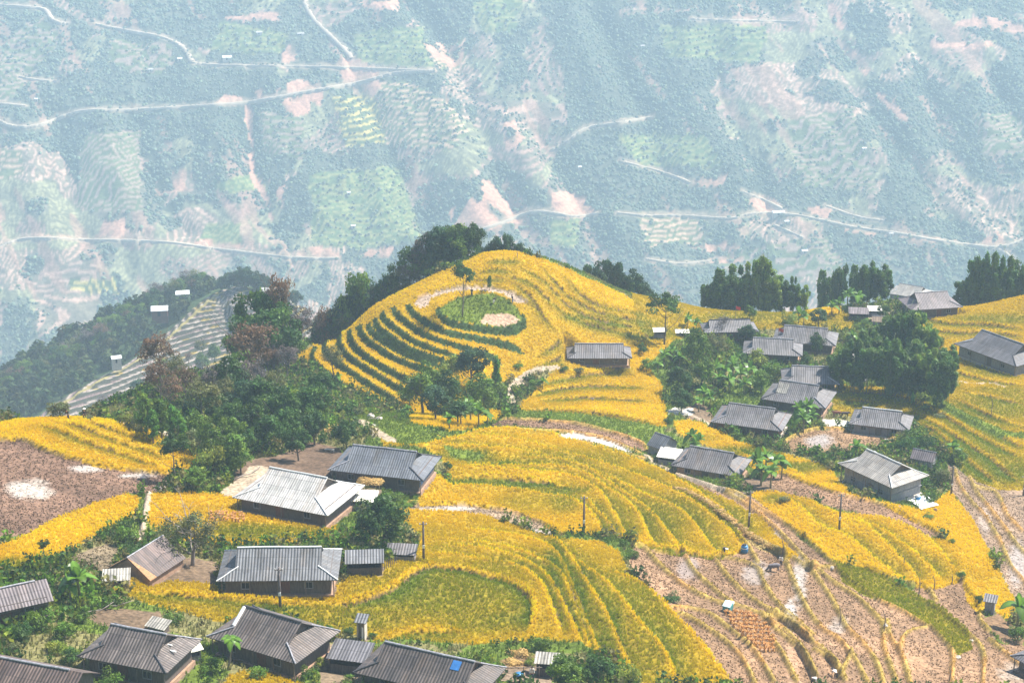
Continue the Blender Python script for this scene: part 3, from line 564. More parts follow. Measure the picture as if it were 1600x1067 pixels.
# ------------------------------------------------------------------ the terraced spur in the middle distance
AXP = np.array([wpt(*p) for p in [(372, 449, 800), (335, 462, 800), (290, 505, 785), (230, 558, 762), (165, 590, 742), (90, 636, 722), (30, 690, 700)]])
AXP = np.concatenate([AXP, [AXP[-1] + (AXP[-1] - AXP[-2]) * 1.6]])
axs = smooth_pl(AXP, 4)
qx = np.arange(-330, -40, .8); qy = np.arange(560, 900, .8); QX, QY = np.meshgrid(qx, qy); qxf, qyf = QX.ravel(), QY.ravel()
best = np.full(qxf.size, 1e9); qz = np.zeros(qxf.size); sgn = np.ones(qxf.size); arc = np.zeros(qxf.size)
for i in range(len(axs) - 1):
    p, q = axs[i], axs[i + 1]; d = q - p; l2 = d[0] ** 2 + d[1] ** 2
    t = np.clip(((qxf - p[0]) * d[0] + (qyf - p[1]) * d[1]) / l2, 0, 1); dd = np.hypot(qxf - p[0] - t * d[0], qyf - p[1] - t * d[1])
    k = dd < best; best[k] = dd[k]; qz[k] = (p[2] + t * d[2])[k]; sgn[k] = np.sign(d[0] * (qyf - p[1]) - d[1] * (qxf - p[0]))[k]; arc[k] = (i + t)[k] / len(axs)
wid = 75 * np.clip(arc * 3.2, .1, 1)
drop = np.where(sgn > 0, .42 * np.maximum(best - 2, 0), np.where(best < wid, .25 * best, .25 * wid + 1.0 * (best - wid)))         # camera side gentle, far side steep
zz = qz - drop - .004 * best ** 1.5 + 5 * (fbm(qxf * .03, qyf * .03, 3) - .5) * np.clip(best / 15, 0, 1)
ph = zz / 1.15 + .35 * fbm(qxf * .05, qyf * .05, 2); fr = ph - np.floor(ph)
step = (np.floor(ph) + np.clip(fr / .3, 0, 1)) * 1.15 - .35 * 1.15 * fbm(qxf * .05, qyf * .05, 2)
wv = 36 + 8 * np.sin(arc * 21) + 8 * fbm(qxf * .04, qyf * .04, 2)
ter = np.clip((wv - best) / 4, 0, 1) * np.where(sgn > 0, 1, np.clip((6 - best) / 3, 0, 1))
zq = zz * (1 - ter) + step * ter; vq = valley(qxf, qyf) + 3
zq = np.maximum(zq, vq)
n = fbm(qxf * .03, qyf * .03, 3); lvl = np.floor(ph); h = vnoise(lvl * 3.7 + 40 * arc, lvl * 1.3)
field = np.where((h < .36)[:, None], np.array([.24, .17, .16]), np.where((h < .7)[:, None], np.array([.36, .30, .26]), np.array([.34, .24, .05])))
rise = (fr < .60)[:, None]; qc = np.where(rise, np.array([.06, .062, .045]), field * .9) * (.8 + .4 * n[:, None])
lipm = (fr > .60) & (fr < .72); qc[lipm] = qc[lipm] * .5 + np.array([.3, .26, .2])
qc = np.where((ter > .5)[:, None], qc, np.array([.055, .085, .035]) * (.6 + .9 * n[:, None]))
rm = (best < .9) & (arc < .97); qc[rm] = (.30, .25, .10)
tag(ob('terraced_spur', mesh_np('terraced_spur', np.stack([qxf, qyf, zq], 1), grid_faces(*QX.shape), M_ground, qc, smooth=True)), 'terraced spur of bare and yellow paddies below the village', 'terraces', kind='structure')
ZQ = zq.reshape(QX.shape)
def spur_z(x, y):
    i = np.clip(((x - qx[0]) / .8).astype(int), 0, len(qx) - 1); j = np.clip(((y - qy[0]) / .8).astype(int), 0, len(qy) - 1); return ZQ[j, i]
# ------------------------------------------------------------------ the far mountain
MS0, MDS, MY0, MDY = -.46, .001, 1480.0, 3.0
ms = np.arange(MS0, .461, MDS); my = np.arange(MY0, 2990, MDY); MSg, MYg = np.meshgrid(ms, my); MXg = MSg * MYg
def mz(x, y):
    a = x * .86 + y * .5; b = -x * .5 + y * .86
    r = 1 - np.abs(2 * fbm(a / 150 + 3, b / 620, 3) - 1) * 2.0
    z = -609 + .625 * (y - 1800) + 9 * (r - .3) + 12 * (fbm(a / 90, b / 170, 4) - .5) + 9 * (fbm(x / 22, y / 22, 3) - .5)
    return z
mx_, my_ = MXg.ravel(), MYg.ravel(); MZ = mz(mx_, my_)
def mhit_on(Z, P):
    P = np.asarray(P, float); a, b, c = ray(P[:, 0], P[:, 1]); s = a / b; k = c / b; ys = np.arange(MY0 + 3, 2980, 1.5)
    zt = bil(Z, np.repeat(s[:, None], len(ys), 1), np.repeat(ys[None], len(s), 0), MS0, MDS, MY0, MDY)
    m = k[:, None] * ys[None] <= zt; j = np.argmax(m, 1); y = ys[j]; return np.stack([s * y, y, k * y], -1)
MZg = MZ.reshape(MXg.shape)
GUL = [[(640,0),(690,50),(735,130),(760,210),(790,290),(815,345)],[(1290,0),(1320,60),(1345,140),(1400,215),(1445,270),(1500,350)],[(1430,60),(1460,160),(1500,260),(1590,340)],[(560,130),(600,190),(640,290),(660,340)],
 [(215,180),(225,260),(290,350)],[(840,200),(880,270),(925,330),(940,400)],[(385,160),(392,250),(430,350)],[(1120,60),(1130,160),(1190,250),(1200,330)],[(940,30),(1000,150),(1040,260)],[(1560,120),(1600,200)],[(90,180),(110,300),(140,370)],[(200,420),(170,480),(110,560)]]
for g in GUL:
    i, d, ar, Lt = pldist(mx_, my_, mhit_on(MZg, smooth_pl(g))[:, :2], 60)
    MZ[i] -= 11 * np.exp(-(np.abs(d) / 18) ** 1.3) - 5 * np.exp(-((d + 34) / 16) ** 2)
MZg = MZ.reshape(MXg.shape)
ROADS = [([(0,8),(70,12),(76,22),(80,30),(95,36),(108,37)],3.2),([(150,38),(200,48),(250,56),(280,68),(292,80),(300,97)],3.4),([(300,98),(330,102),(400,103),(520,105),(600,108),(680,111)],2.2),
 ([(0,188),(20,198),(60,197),(95,182),(130,171),(200,172),(300,166),(390,160),(450,148),(520,136),(570,127),(605,116),(625,112),(680,110)],3.6),
 ([(0,385),(30,373),(70,371),(130,375),(200,375),(260,378),(310,385),(350,390),(400,396),(460,403),(530,404)],2.4),([(700,368),(740,362),(790,347),(830,328),(870,333),(900,340),(935,333)],2.6),
 ([(965,333),(1010,338),(1060,336),(1110,340),(1150,342),(1168,333),(1230,333),(1290,345),(1340,357),(1400,363),(1440,372),(1500,381),(1560,388),(1605,374)],2.2),([(1560,388),(1580,400),(1590,415)],4),
 ([(860,235),(885,222),(915,198),(960,193),(1020,183)],2.2),([(970,252),(1000,260),(1040,270),(1080,286)],2),([(475,0),(485,22),(500,40),(535,72),(552,92)],4.5),([(1080,30),(1150,33),(1250,35)],1.6),([(30,120),(60,126),(90,127)],2),([(0,162),(40,166)],2.5),
 ([(1160,300),(1190,310),(1225,328)],2.2),([(1210,352),(1240,365),(1255,372)],1.6),([(1010,405),(1060,414),(1110,408)],1.6),([(1290,322),(1340,340),(1380,345)],1.6)]
SCAR = [ # pinkish landslides and cut banks
 [(520,95),(560,93),(600,112),(590,125),(598,140),(585,152),(565,135),(560,127),(540,132),(530,118)],[(430,160),(470,150),(510,142),(508,168),(490,160),(485,172),(470,187),(445,172)],[(395,140),(412,130),(440,138),(430,155),(405,158)],[(450,150),(455,130),(500,125),(515,135)],[(335,163),(345,143),(375,152),(385,160)],
 [(240,275),(262,270),(288,262),(288,300),(260,307),(240,305)],[(382,166),(392,166),(395,190),(392,228),(386,232),(386,200)],[(384,235),(392,236),(400,275),(412,290),(430,350),(420,340),(402,298),(390,280)],[(436,292),(450,293),(428,325)],
 [(755,285),(768,283),(800,335),(812,345),(745,362),(700,368),(735,310),(750,312)],[(858,330),(862,303),(895,299),(918,306),(932,333),(900,338)],[(1075,275),(1140,270),(1128,286),(1100,292),(1078,286)],
 [(1165,332),(1170,310),(1185,305),(1212,312),(1230,333),(1200,334)],[(1300,0),(1318,30),(1322,50),(1312,48),(1296,20)],[(1370,145),(1400,150),(1416,185),(1408,190),(1385,165)],[(1335,105),(1360,112),(1355,120)],[(1328,70),(1340,85),(1330,88)],[(1450,64),(1480,68),(1545,66),(1560,74),(1500,78),(1455,74)],
 [(300,384),(325,375),(370,380),(400,392),(350,388)],[(465,402),(475,388),(515,388),(535,402)],[(545,402),(560,393),(618,384),(610,400)],[(150,372),(165,345),(195,342),(200,360),(188,374)],[(60,372),(80,362),(110,366),(120,374)],[(430,395),(440,388),(455,398)],
 [(785,200),(805,190),(820,215),(812,235),(795,235)],[(440,85),(455,68),(470,95),(448,100)],[(665,70),(725,70),(722,95),(705,108),(690,95),(668,88)],[(1300,360),(1345,360),(1420,370),(1500,375),(1490,380),(1400,368)],[(1520,390),(1560,360),(1570,380)],[(1105,400),(1160,400),(1155,412),(1110,410)],[(1100,382),(1150,380),(1158,392),(1108,394)],
 [(640,340),(650,338),(655,350),(645,355)],[(350,25),(440,20),(440,32),(360,34)],[(700,330),(710,325),(705,350)],[(1480,42),(1540,25),(1600,40),(1600,50)],[(1260,330),(1300,320),(1290,345)],[(560,5),(625,0),(620,18),(570,12)]]
TERR = [ # terraced slopes: outline, stripe spacing in z, tint
 ([(0,75),(60,28),(90,48),(85,80),(60,110),(0,170)],3.2,0),([(170,62),(270,70),(270,100),(240,120),(180,105)],2.6,0),([(350,35),(450,50),(440,85),(330,80)],4,1),([(590,130),(640,125),(700,160),(735,205),(700,235),(600,225)],4.6,2),([(550,50),(660,40),(680,110),(560,95)],4.4,1),
 ([(735,0),(820,0),(800,55),(750,50)],3,1),([(130,210),(215,200),(220,330),(120,330)],3.4,0),([(480,270),(620,260),(660,370),(560,390),(490,380)],3.0,1),([(1000,335),(1090,340),(1100,380),(1010,385)],3.6,2),([(850,345),(905,340),(900,385),(860,385)],3.6,1),([(1520,180),(1600,175),(1600,250),(1540,240)],3,0),([(0,232),(35,235),(40,270),(0,285)],4.5,2),
 ([(660,80),(725,60),(730,105),(690,110)],3,2),([(960,210),(1100,210),(1130,260),(1000,260)],3.4,1),([(1230,190),(1330,170),(1370,300),(1250,290)],3.2,0),([(110,438),(186,436),(184,460),(112,456)],4.6,3),([(1110,400),(1290,370),(1330,430),(1150,440)],3,0),([(330,285),(400,270),(420,300),(340,300)],4,1),([(320,350),(380,350),(380,380),(310,378)],3.2,1),([(520,150),(590,150),(600,220),(540,230)],5,3),([(400,170),(480,190),(470,250),(410,240)],5,0),([(1030,40),(1200,40),(1190,100),(1040,90)],5,1)]
mf = [fbm(mx_ / s, my_ / s, 4) for s in (160, 40, 12)]
MC = np.array([.10, .13, .085]) * (.55 + .5 * mf[0] + .4 * mf[1])[:, None]; open_ = np.clip((mf[0] - .5) * 5, 0, 1)[:, None]
MC = MC * (1 - open_) + np.array([.17, .18, .12]) * (.6 + .7 * mf[1][:, None]) * open_
tn = fbm(mx_ / 95 + 50, MZ / 60 + 9, 3); tk = (tn > .465) & (mf[1] > .36); spz = 2.6 + 3.0 * vnoise(mx_ / 140, MZ / 70 + 30); ph_ = (MZ + 1.5 * mf[1]) / spz; fr_ = ph_ - np.floor(ph_)
hue_ = vnoise(mx_ / 55 + 7, MZ / 28 + 3)[:, None]; ln = np.where(hue_ < .35, (.34, .25, .18), np.where(hue_ < .6, (.27, .30, .15), (.44, .33, .23))); fl = np.where(hue_ < .35, (.15, .16, .10), np.where(hue_ < .6, (.15, .175, .10), (.17, .17, .11)))
MC[tk] = np.where((fr_ < .62)[:, None], fl, ln)[tk] * (.7 + .6 * mf[2][tk, None])
st = fbm((mx_ * .86 + my_ * .5) / 14, (-mx_ * .5 + my_ * .86) / 95, 3); sk = (st > .66) & (mf[0] > .42); MC[sk] = MC[sk] * .4 + np.array([.36, .24, .16]) * .6 * (.6 + .8 * mf[2][sk, None])
MU, MV = proj(mx_, my_, MZ); BARE = tk * .82 + sk * .5; MU2 = MU + (mf[2] - .5) * 16 + (mf[1] - .5) * 10; MV2 = MV + (mf[2] - .5) * 12
for P, sp_, ti in TERR:
    m = np.nonzero(inpoly(MU2, MV2, P))[0]; ph = (MZ[m] + 5 * mf[1][m]) / sp_; fr = ph - np.floor(ph)
    a, b = [((.10, .15, .06), (.30, .25, .18)), ((.10, .17, .06), (.24, .28, .10)), ((.12, .17, .07), (.50, .38, .24)), ((.08, .13, .05), (.46, .42, .12))][ti]
    MC[m] = np.where((fr < .6)[:, None], a, b) * (.75 + .5 * mf[2][m, None]); BARE[m] = .8
for P in SCAR: m = inpoly(MU2, MV2, P); qn = (st[m] + mf[2][m])[:, None] / 2; kk = np.clip((qn - .36) * 9, 0, 1); MC[m] = MC[m] * (1 - kk) + np.array([.44, .28, .18]) * (.6 + .9 * qn) * kk; BARE[m] = .25 + .75 * kk[:, 0]
for g in GUL:
    i, d, ar, Lt = pldist(mx_, my_, mhit_on(MZg, smooth_pl(g))[:, :2], 12); k = (BARE[i] < .5); MC[i[k]] = np.array([.05, .075, .045])
MC *= np.array([1.1, .95, .98])
for P, w in ROADS:
    i, d, ar, Lt = pldist(mx_, my_, mhit_on(MZg, smooth_pl(P))[:, :2], 6); BARE[i] = np.maximum(BARE[i], .9); k = np.abs(d) < 3.2; MC[i[k]] = MC[i[k]] * .5 + np.array([.25, .18, .12])
tag(ob('mountain', mesh_np('mountain', np.stack([mx_, my_, MZ], 1), grid_faces(*MXg.shape), M_far, MC, smooth=True)), 'huge hazy green mountainside across the valley', 'mountain', kind='structure')
M_road = mat_plain('pale_road', (.42, .34, .24), .9, .2, .2)
for P, w in ROADS:
    P = smooth_pl(P, 3); n_ = max(6, int(np.hypot(*(P[1:] - P[:-1]).T).sum() / 3)); tt = np.linspace(0, len(P) - 1, n_)
    Q = np.stack([np.interp(tt, np.arange(len(P)), P[:, 0]), np.interp(tt, np.arange(len(P)), P[:, 1])], 1); W_ = mhit_on(MZg, Q)
    dv = np.gradient(W_[:, :2], axis=0); dv /= np.hypot(*dv.T)[:, None] + 1e-9; nn = np.stack([-dv[:, 1], dv[:, 0]], 1) * (w * .85)
    zb = W_[:, 2] + 1.2; L_ = np.concatenate([W_[:, :2] + nn, zb[:, None]], 1); R_ = np.concatenate([W_[:, :2] - nn, zb[:, None]], 1)
    L2, R2 = L_.copy(), R_.copy(); L2[:, 2] -= 4; R2[:, 2] -= 4; k = np.arange(n_ - 1)
    V_ = np.concatenate([L_, R_, L2, R2]); F_ = np.concatenate([np.stack([k + n_, k + n_ + 1, k + 1, k], 1), np.stack([k, k + 1, k + 1 + 2 * n_, k + 2 * n_], 1), np.stack([k + n_ + 1, k + n_, k + 3 * n_, k + 1 + 3 * n_], 1)])
    tag(ob('mountain_road', mesh_np('mountain_road', V_, F_, M_road)), kind='structure')
# canopy stuff: low leafy domes
M_can = mat_leaf('far_canopy', None, .2, .8, 0)
def canopy(name, x, y, z, r, c, label, cat):
    n = len(x); k = 6; a = np.arange(k) * 2 * math.pi / k
    base = np.concatenate([np.stack([np.cos(a), np.sin(a), np.full(k, .1)], 1), np.stack([.75 * np.cos(a + .5), .75 * np.sin(a + .5), np.full(k, .75)], 1), [[0, 0, 1.15]]])
    P = base[None] * r[:, None, None] * rng.uniform(.65, 1.3, (n, 2 * k + 1, 1)); P += np.stack([x, y, z], 1)[:, None]
    f = [(i, (i + 1) % k, k + i) for i in range(k)] + [((i + 1) % k, k + (i + 1) % k, k + i) for i in range(k)] + [(k + i, k + (i + 1) % k, 2 * k) for i in range(k)]
    Fc = np.array(f)[None] + (np.arange(n) * (2 * k + 1))[:, None, None]
    C = np.repeat(c[:, None], 2 * k + 1, 1) * rng.uniform(.7, 1.3, (n, 2 * k + 1, 1))
    return tag(ob(name, mesh_np(name, P.reshape(-1, 3), Fc.reshape(-1, 3), M_can, C.reshape(-1, 3))), label, cat, kind='stuff')
N = 170000; y = np.sqrt(rng.uniform(1520 ** 2, 2500 ** 2, N)); s = rng.uniform(-.31, .31, N); x = s * y
i = np.clip(np.rint((s - MS0) / MDS).astype(int), 0, len(ms) - 1) + np.clip(np.rint((y - MY0) / MDY).astype(int), 0, len(my) - 1) * len(ms)
dens = np.clip(1.25 - open_[i, 0] * .8 - BARE[i] * 1.25, 0, 1); k = rng.random(N) < dens; x, y, i = x[k], y[k], i[k]
z = bil(MZg, x / y, y, MS0, MDS, MY0, MDY); r = rng.uniform(.7, 2.0, len(x)) ** 1.25 * (.6 + .9 * mf[0][i])
c = np.array([.09, .125, .085]) * rng.uniform(.5, 1.6, (len(x), 1)) + np.array([.08, .09, .02]) * (rng.random((len(x), 1)) ** 3); 
canopy('mountain_forest', x, y, z - .3, r, c, 'woods and scrub covering the far mountainside', 'forest')
# forest on the valley slopes below and beside the village hill
N = 40000; x = rng.uniform(-420, 330, N); y = rng.uniform(400, 1100, N)
onspur = (x > qx[0]) & (x < qx[-1]) & (y > qy[0]) & (y < qy[-1]); z = np.where(onspur, spur_z(x, y), valley(x, y))
ii_ = np.clip(((x - qx[0]) / .8).astype(int), 0, len(qx) - 1) + np.clip(((y - qy[0]) / .8).astype(int), 0, len(qy) - 1) * len(qx)
k = (~(onspur & (ter[ii_] > .02))) & ~((np.abs(x) < 200) & (y < 540)); x, y, z = x[k], y[k], z[k]
r = rng.uniform(1.5, 3.6, len(x)); c = np.array([.035, .07, .03]) * rng.uniform(.5, 1.6, (len(x), 1)) + np.array([.04, .02, .0]) * (rng.random((len(x), 1)) ** 2)
nearf = (y > 560) & (y < 900) & (x > -330) & (x < -40); nh = np.min([np.hypot(x - q_[0], y - q_[1]) for q_ in (wpt(250, 492, 790), wpt(286, 474, 815), wpt(182, 566, 745), wpt(425, 467, 760))], axis=0) < 7; x, y, z, r, c, nearf = x[~nh], y[~nh], z[~nh], r[~nh], c[~nh], nearf[~nh]; VF = (x[nearf], y[nearf], z[nearf], r[nearf], c[nearf]); x, y, z, r, c = x[~nearf], y[~nearf], z[~nearf], r[~nearf], c[~nearf]
canopy('valley_forest', x, y, z - .3, r, c, 'dense woods in the ravine below the village hill', 'forest')
# ------------------------------------------------------------------ haze
hx, hy0, hy1, hz0, hz1 = 1650, -130, 3000, -812, 190
me = mesh_np('haze', [(-hx, hy0, hz0), (hx, hy0, hz0), (hx, hy1, hz0), (-hx, hy1, hz0), (-hx, hy0, hz1), (hx, hy0, hz1), (hx, hy1, hz1), (-hx, hy1, hz1)],
             np.array([(0, 3, 2, 1), (4, 5, 6, 7), (0, 1, 5, 4), (1, 2, 6, 5), (2, 3, 7, 6), (3, 0, 4, 7)]))
mh = bpy.data.materials.new('haze'); n, l = nodes_of(mh); o_ = n.new('ShaderNodeOutputMaterial'); pv = n.new('ShaderNodeVolumePrincipled')
pv.inputs['Color'].default_value = (.64, .84, 1, 1); pv.inputs['Density'].default_value = .00028; pv.inputs['Anisotropy'].default_value = .0
l.new(pv.outputs[0], o_.inputs['Volume']); me.materials.append(mh); tag(ob('haze', me), 'pale blue haze in the valley air', 'haze', kind='stuff')
# ------------------------------------------------------------------ generic mesh builder for objects
class MB:
    def __init__(s): s.v = []; s.f = []; s.uv = []
    def add(s, vs, fs, uvs=None):
        b = len(s.v); s.v += [tuple(p) for p in vs]; s.f += [tuple(i + b for i in f) for f in fs]
        s.uv += list(uvs) if uvs else [(p[0], p[2]) for p in vs]; return s
    def box(s, x0, x1, y0, y1, z0, z1):
        v = [(x0,y0,z0),(x1,y0,z0),(x1,y1,z0),(x0,y1,z0),(x0,y0,z1),(x1,y0,z1),(x1,y1,z1),(x0,y1,z1)]
        return s.add(v, [(0,3,2,1),(4,5,6,7),(0,1,5,4),(1,2,6,5),(2,3,7,6),(3,0,4,7)], [(p[0] + p[1], p[2]) for p in v])
    def slab(s, q, th=.07, uvs=None):
        """thick sheet from a polygon q (top side)"""
        n = len(q); v = list(q) + [(p[0], p[1], p[2] - th) for p in q]
        f = [tuple(range(n)), tuple(range(2 * n - 1, n - 1, -1))] + [(i, i + n, (i + 1) % n + n, (i + 1) % n) for i in range(n)]
        u = uvs or [(p[0], p[1]) for p in q]; return s.add(v, f, list(u) + list(u))
    def tube(s, P, r, k=7):
        P = np.asarray(P, float); n = len(P); r = np.broadcast_to(r, (n,)); T = np.gradient(P, axis=0); b = len(s.v)
        for i in range(n):
            t = T[i] / (np.linalg.norm(T[i]) + 1e-9); a = np.cross(t, [0.3, .9, .2]); a /= np.linalg.norm(a) + 1e-9; c = np.cross(t, a)
            for j in range(k):
                w = 2 * math.pi * j / k; p = P[i] + r[i] * (math.cos(w) * a + math.sin(w) * c); s.v.append(tuple(p)); s.uv.append((j / k, i))
        for i in range(n - 1):
            for j in range(k): s.f.append((b + i * k + j, b + i * k + (j + 1) % k, b + (i + 1) * k + (j + 1) % k, b + (i + 1) * k + j))
        s.f.append(tuple(b + j for j in range(k))[::-1]); s.f.append(tuple(b + (n - 1) * k + j for j in range(k))); return s
    def ball(s, c, r, seg=8, rings=6):
        r = (r, r, r) if isinstance(r, (int, float)) else r; b = len(s.v)
        for i in range(rings + 1):
            th = math.pi * i / rings
            for j in range(seg):
                ph = 2 * math.pi * j / seg; s.v.append((c[0] + r[0] * math.sin(th) * math.cos(ph), c[1] + r[1] * math.sin(th) * math.sin(ph), c[2] + r[2] * math.cos(th))); s.uv.append((j, i))
        for i in range(rings):
            for j in range(seg): s.f.append((b + i * seg + j, b + (i + 1) * seg + j, b + (i + 1) * seg + (j + 1) % seg, b + i * seg + (j + 1) % seg))
        return s
    def mesh(s, name, mat, smooth=False):
        me = bpy.data.meshes.new(name); me.from_pydata(s.v, [], s.f); l = me.uv_layers.new(name='UVMap')
        lv = np.empty(len(me.loops), dtype=np.int32); me.loops.foreach_get('vertex_index', lv); l.data.foreach_set('uv', np.array(s.uv, dtype=np.float32)[lv].ravel())
        if smooth: me.polygons.foreach_set('use_smooth', np.ones(len(me.polygons), dtype=bool))
        me.materials.append(mat); me.validate(); return me
    def build(s, name, mat, parent=None, smooth=False): return ob(name, s.mesh(name, mat, smooth), parent)
def mat_roof(name, c1, c2, period=1.0, grime=.45, rib=.5, seam=(.9, 1.55)):
    m = bpy.data.materials.new(name); n, l = nodes_of(m); o = n.new('ShaderNodeOutputMaterial'); p = n.new('ShaderNodeBsdfPrincipled'); l.new(p.outputs[0], o.inputs[0])
    p.inputs['Roughness'].default_value = .62; uv = n.new('ShaderNodeUVMap'); uv.uv_map = 'UVMap'
    br = n.new('ShaderNodeTexBrick'); br.offset = 0; br.inputs['Color1'].default_value = (*c1, 1); br.inputs['Color2'].default_value = (*c2, 1); br.inputs['Mortar'].default_value = (*[c * .4 for c in c1], 1)
    br.inputs['Scale'].default_value = 1; br.inputs['Mortar Size'].default_value = .03; br.inputs['Brick Width'].default_value = seam[0]; br.inputs['Row Height'].default_value = seam[1]; br.inputs['Mortar Smooth'].default_value = .3
    l.new(uv.outputs[0], br.inputs[0]); wv = n.new('ShaderNodeTexWave'); wv.inputs['Scale'].default_value = period * .95; l.new(uv.outputs[0], wv.inputs[0])
    tc = n.new('ShaderNodeTexCoord'); no = n.new('ShaderNodeTexNoise'); no.inputs['Scale'].default_value = .9; no.inputs['Detail'].default_value = 7; no.inputs['Roughness'].default_value = .7
    mp = n.new('ShaderNodeMapping'); mp.inputs['Scale'].default_value = (1.4, .45, 1); l.new(uv.outputs[0], mp.inputs[0]); l.new(mp.outputs[0], no.inputs[0])
    oi = n.new('ShaderNodeObjectInfo'); ad = n.new('ShaderNodeVectorMath'); ad.operation = 'ADD'; l.new(mp.outputs[0], ad.inputs[0]); l.new(oi.outputs['Location'], ad.inputs[1]); l.new(ad.outputs[0], no.inputs[0])
    r1 = n.new('ShaderNodeMapRange'); r1.inputs[1].default_value = .33; r1.inputs[2].default_value = .68; r1.inputs[3].default_value = 1 - grime; r1.inputs[4].default_value = 1.2; l.new(no.outputs[0], r1.inputs[0])
    r2 = n.new('ShaderNodeMapRange'); r2.inputs[3].default_value = 1 - rib; r2.inputs[4].default_value = 1.1; l.new(wv.outputs['Fac'], r2.inputs[0])
    mm = n.new('ShaderNodeMath'); mm.operation = 'MULTIPLY'; l.new(r1.outputs[0], mm.inputs[0]); l.new(r2.outputs[0], mm.inputs[1])
    s = n.new('ShaderNodeVectorMath'); s.operation = 'SCALE'; n2_ = n.new('ShaderNodeTexNoise'); n2_.inputs['Scale'].default_value = .35; n2_.inputs['Detail'].default_value = 8; n2_.inputs['Roughness'].default_value = .75; l.new(ad.outputs[0], n2_.inputs[0])
    r3 = n.new('ShaderNodeMapRange'); r3.inputs[1].default_value = .52; r3.inputs[2].default_value = .66; r3.inputs[4].default_value = .65; l.new(n2_.outputs[0], r3.inputs[0])
    mxr = n.new('ShaderNodeMixRGB'); mxr.inputs[2].default_value = (c1[0] * .75 + .03, c1[1] * .62 + .02, c1[2] * .5 + .01, 1); l.new(r3.outputs[0], mxr.inputs[0]); l.new(br.outputs['Color'], mxr.inputs[1]); l.new(mxr.outputs[0], s.inputs[0]); l.new(mm.outputs[0], s.inputs['Scale']); l.new(s.outputs[0], p.inputs['Base Color'])
    b = n.new('ShaderNodeBump'); b.inputs['Distance'].default_value = .04; b.inputs['Strength'].default_value = .7; l.new(wv.outputs['Fac'], b.inputs['Height']); l.new(b.outputs[0], p.inputs['Normal'])
    return m
TONE = {'pale': ((.60,.60,.64),(.48,.49,.52),.4,.25), 'pale2': ((.40,.38,.38),(.31,.30,.31),.4,.3), 'blue': ((.16,.18,.23),(.12,.135,.18),.4,.35), 'steel': ((.22,.235,.28),(.17,.18,.22),.5,.6), 'steel2': ((.18,.18,.22),(.13,.13,.16),.5,.4),
 'brown': ((.21,.18,.18),(.15,.125,.13),.6,.6), 'dark': ((.15,.125,.125),(.10,.085,.09),.6,.6), 'rust': ((.22,.16,.15),(.12,.085,.085),.6,.65), 'mauve': ((.21,.18,.21),(.15,.125,.15),.5,.45), 'grey': ((.20,.195,.225),(.145,.14,.17),.55,.4),
 'thatch': ((.17,.12,.12),(.12,.085,.09),.7,.3), 'patch': ((.55,.54,.52),(.22,.21,.21),.6,.4), 'white': ((.72,.72,.70),(.6,.6,.58),.2,.15), 'straw2': ((.30,.22,.16),(.24,.17,.12),.5,.2)}
_wt = lambda c: (c[0] * 1.1, c[1] * 1.04, c[2] * .9)
M_ROOF = {k: mat_roof('roof_' + k, _wt(a), _wt(b), 1.0, g, min(r + .12, .75)) for k, (a, b, g, r) in TONE.items()}
M_plank = mat_plain('weathered_planks', (.13, .10, .085), .85, .6, 3.0, 0, .02, (6, 6, .5)); M_plankr = mat_plain('red_brown_planks', (.16, .07, .045), .85, .5, 3.0, 0, .02, (6, 6, .5)); M_plankg = mat_plain('silver_planks', (.26, .25, .26), .85, .6, 3, 0, .02, (7, 7, .4))
M_earth = mat_plain('earth_wall', (.36, .22, .14), .95, .3, 2.0); M_pale = mat_plain('pale_plinth', (.5, .44, .36), .9, .25, 2); M_dark = mat_plain('dark_opening', (.02, .016, .014), .9, .2, 2); M_wood = mat_plain('pole_wood', (.20, .15, .12), .85, .4, 5, 0, .01, (1, 1, .3))
M_cap = mat_plain('ridge_cap', (.34, .33, .35), .8, .5, 3); M_capw = mat_plain('white_ridge', (.75, .75, .72), .7, .15, 3); M_capd = mat_plain('dark_ridge', (.07, .065, .07), .8, .4, 3); M_white = mat_plain('white_sheet', (.85, .85, .82), .6, .08, 2); M_bluet = mat_plain('blue_tarpaulin', (.03, .16, .42), .5, .25, 2); M_pole = mat_plain('concrete_pole', (.14, .115, .11), .85, .4, 3)
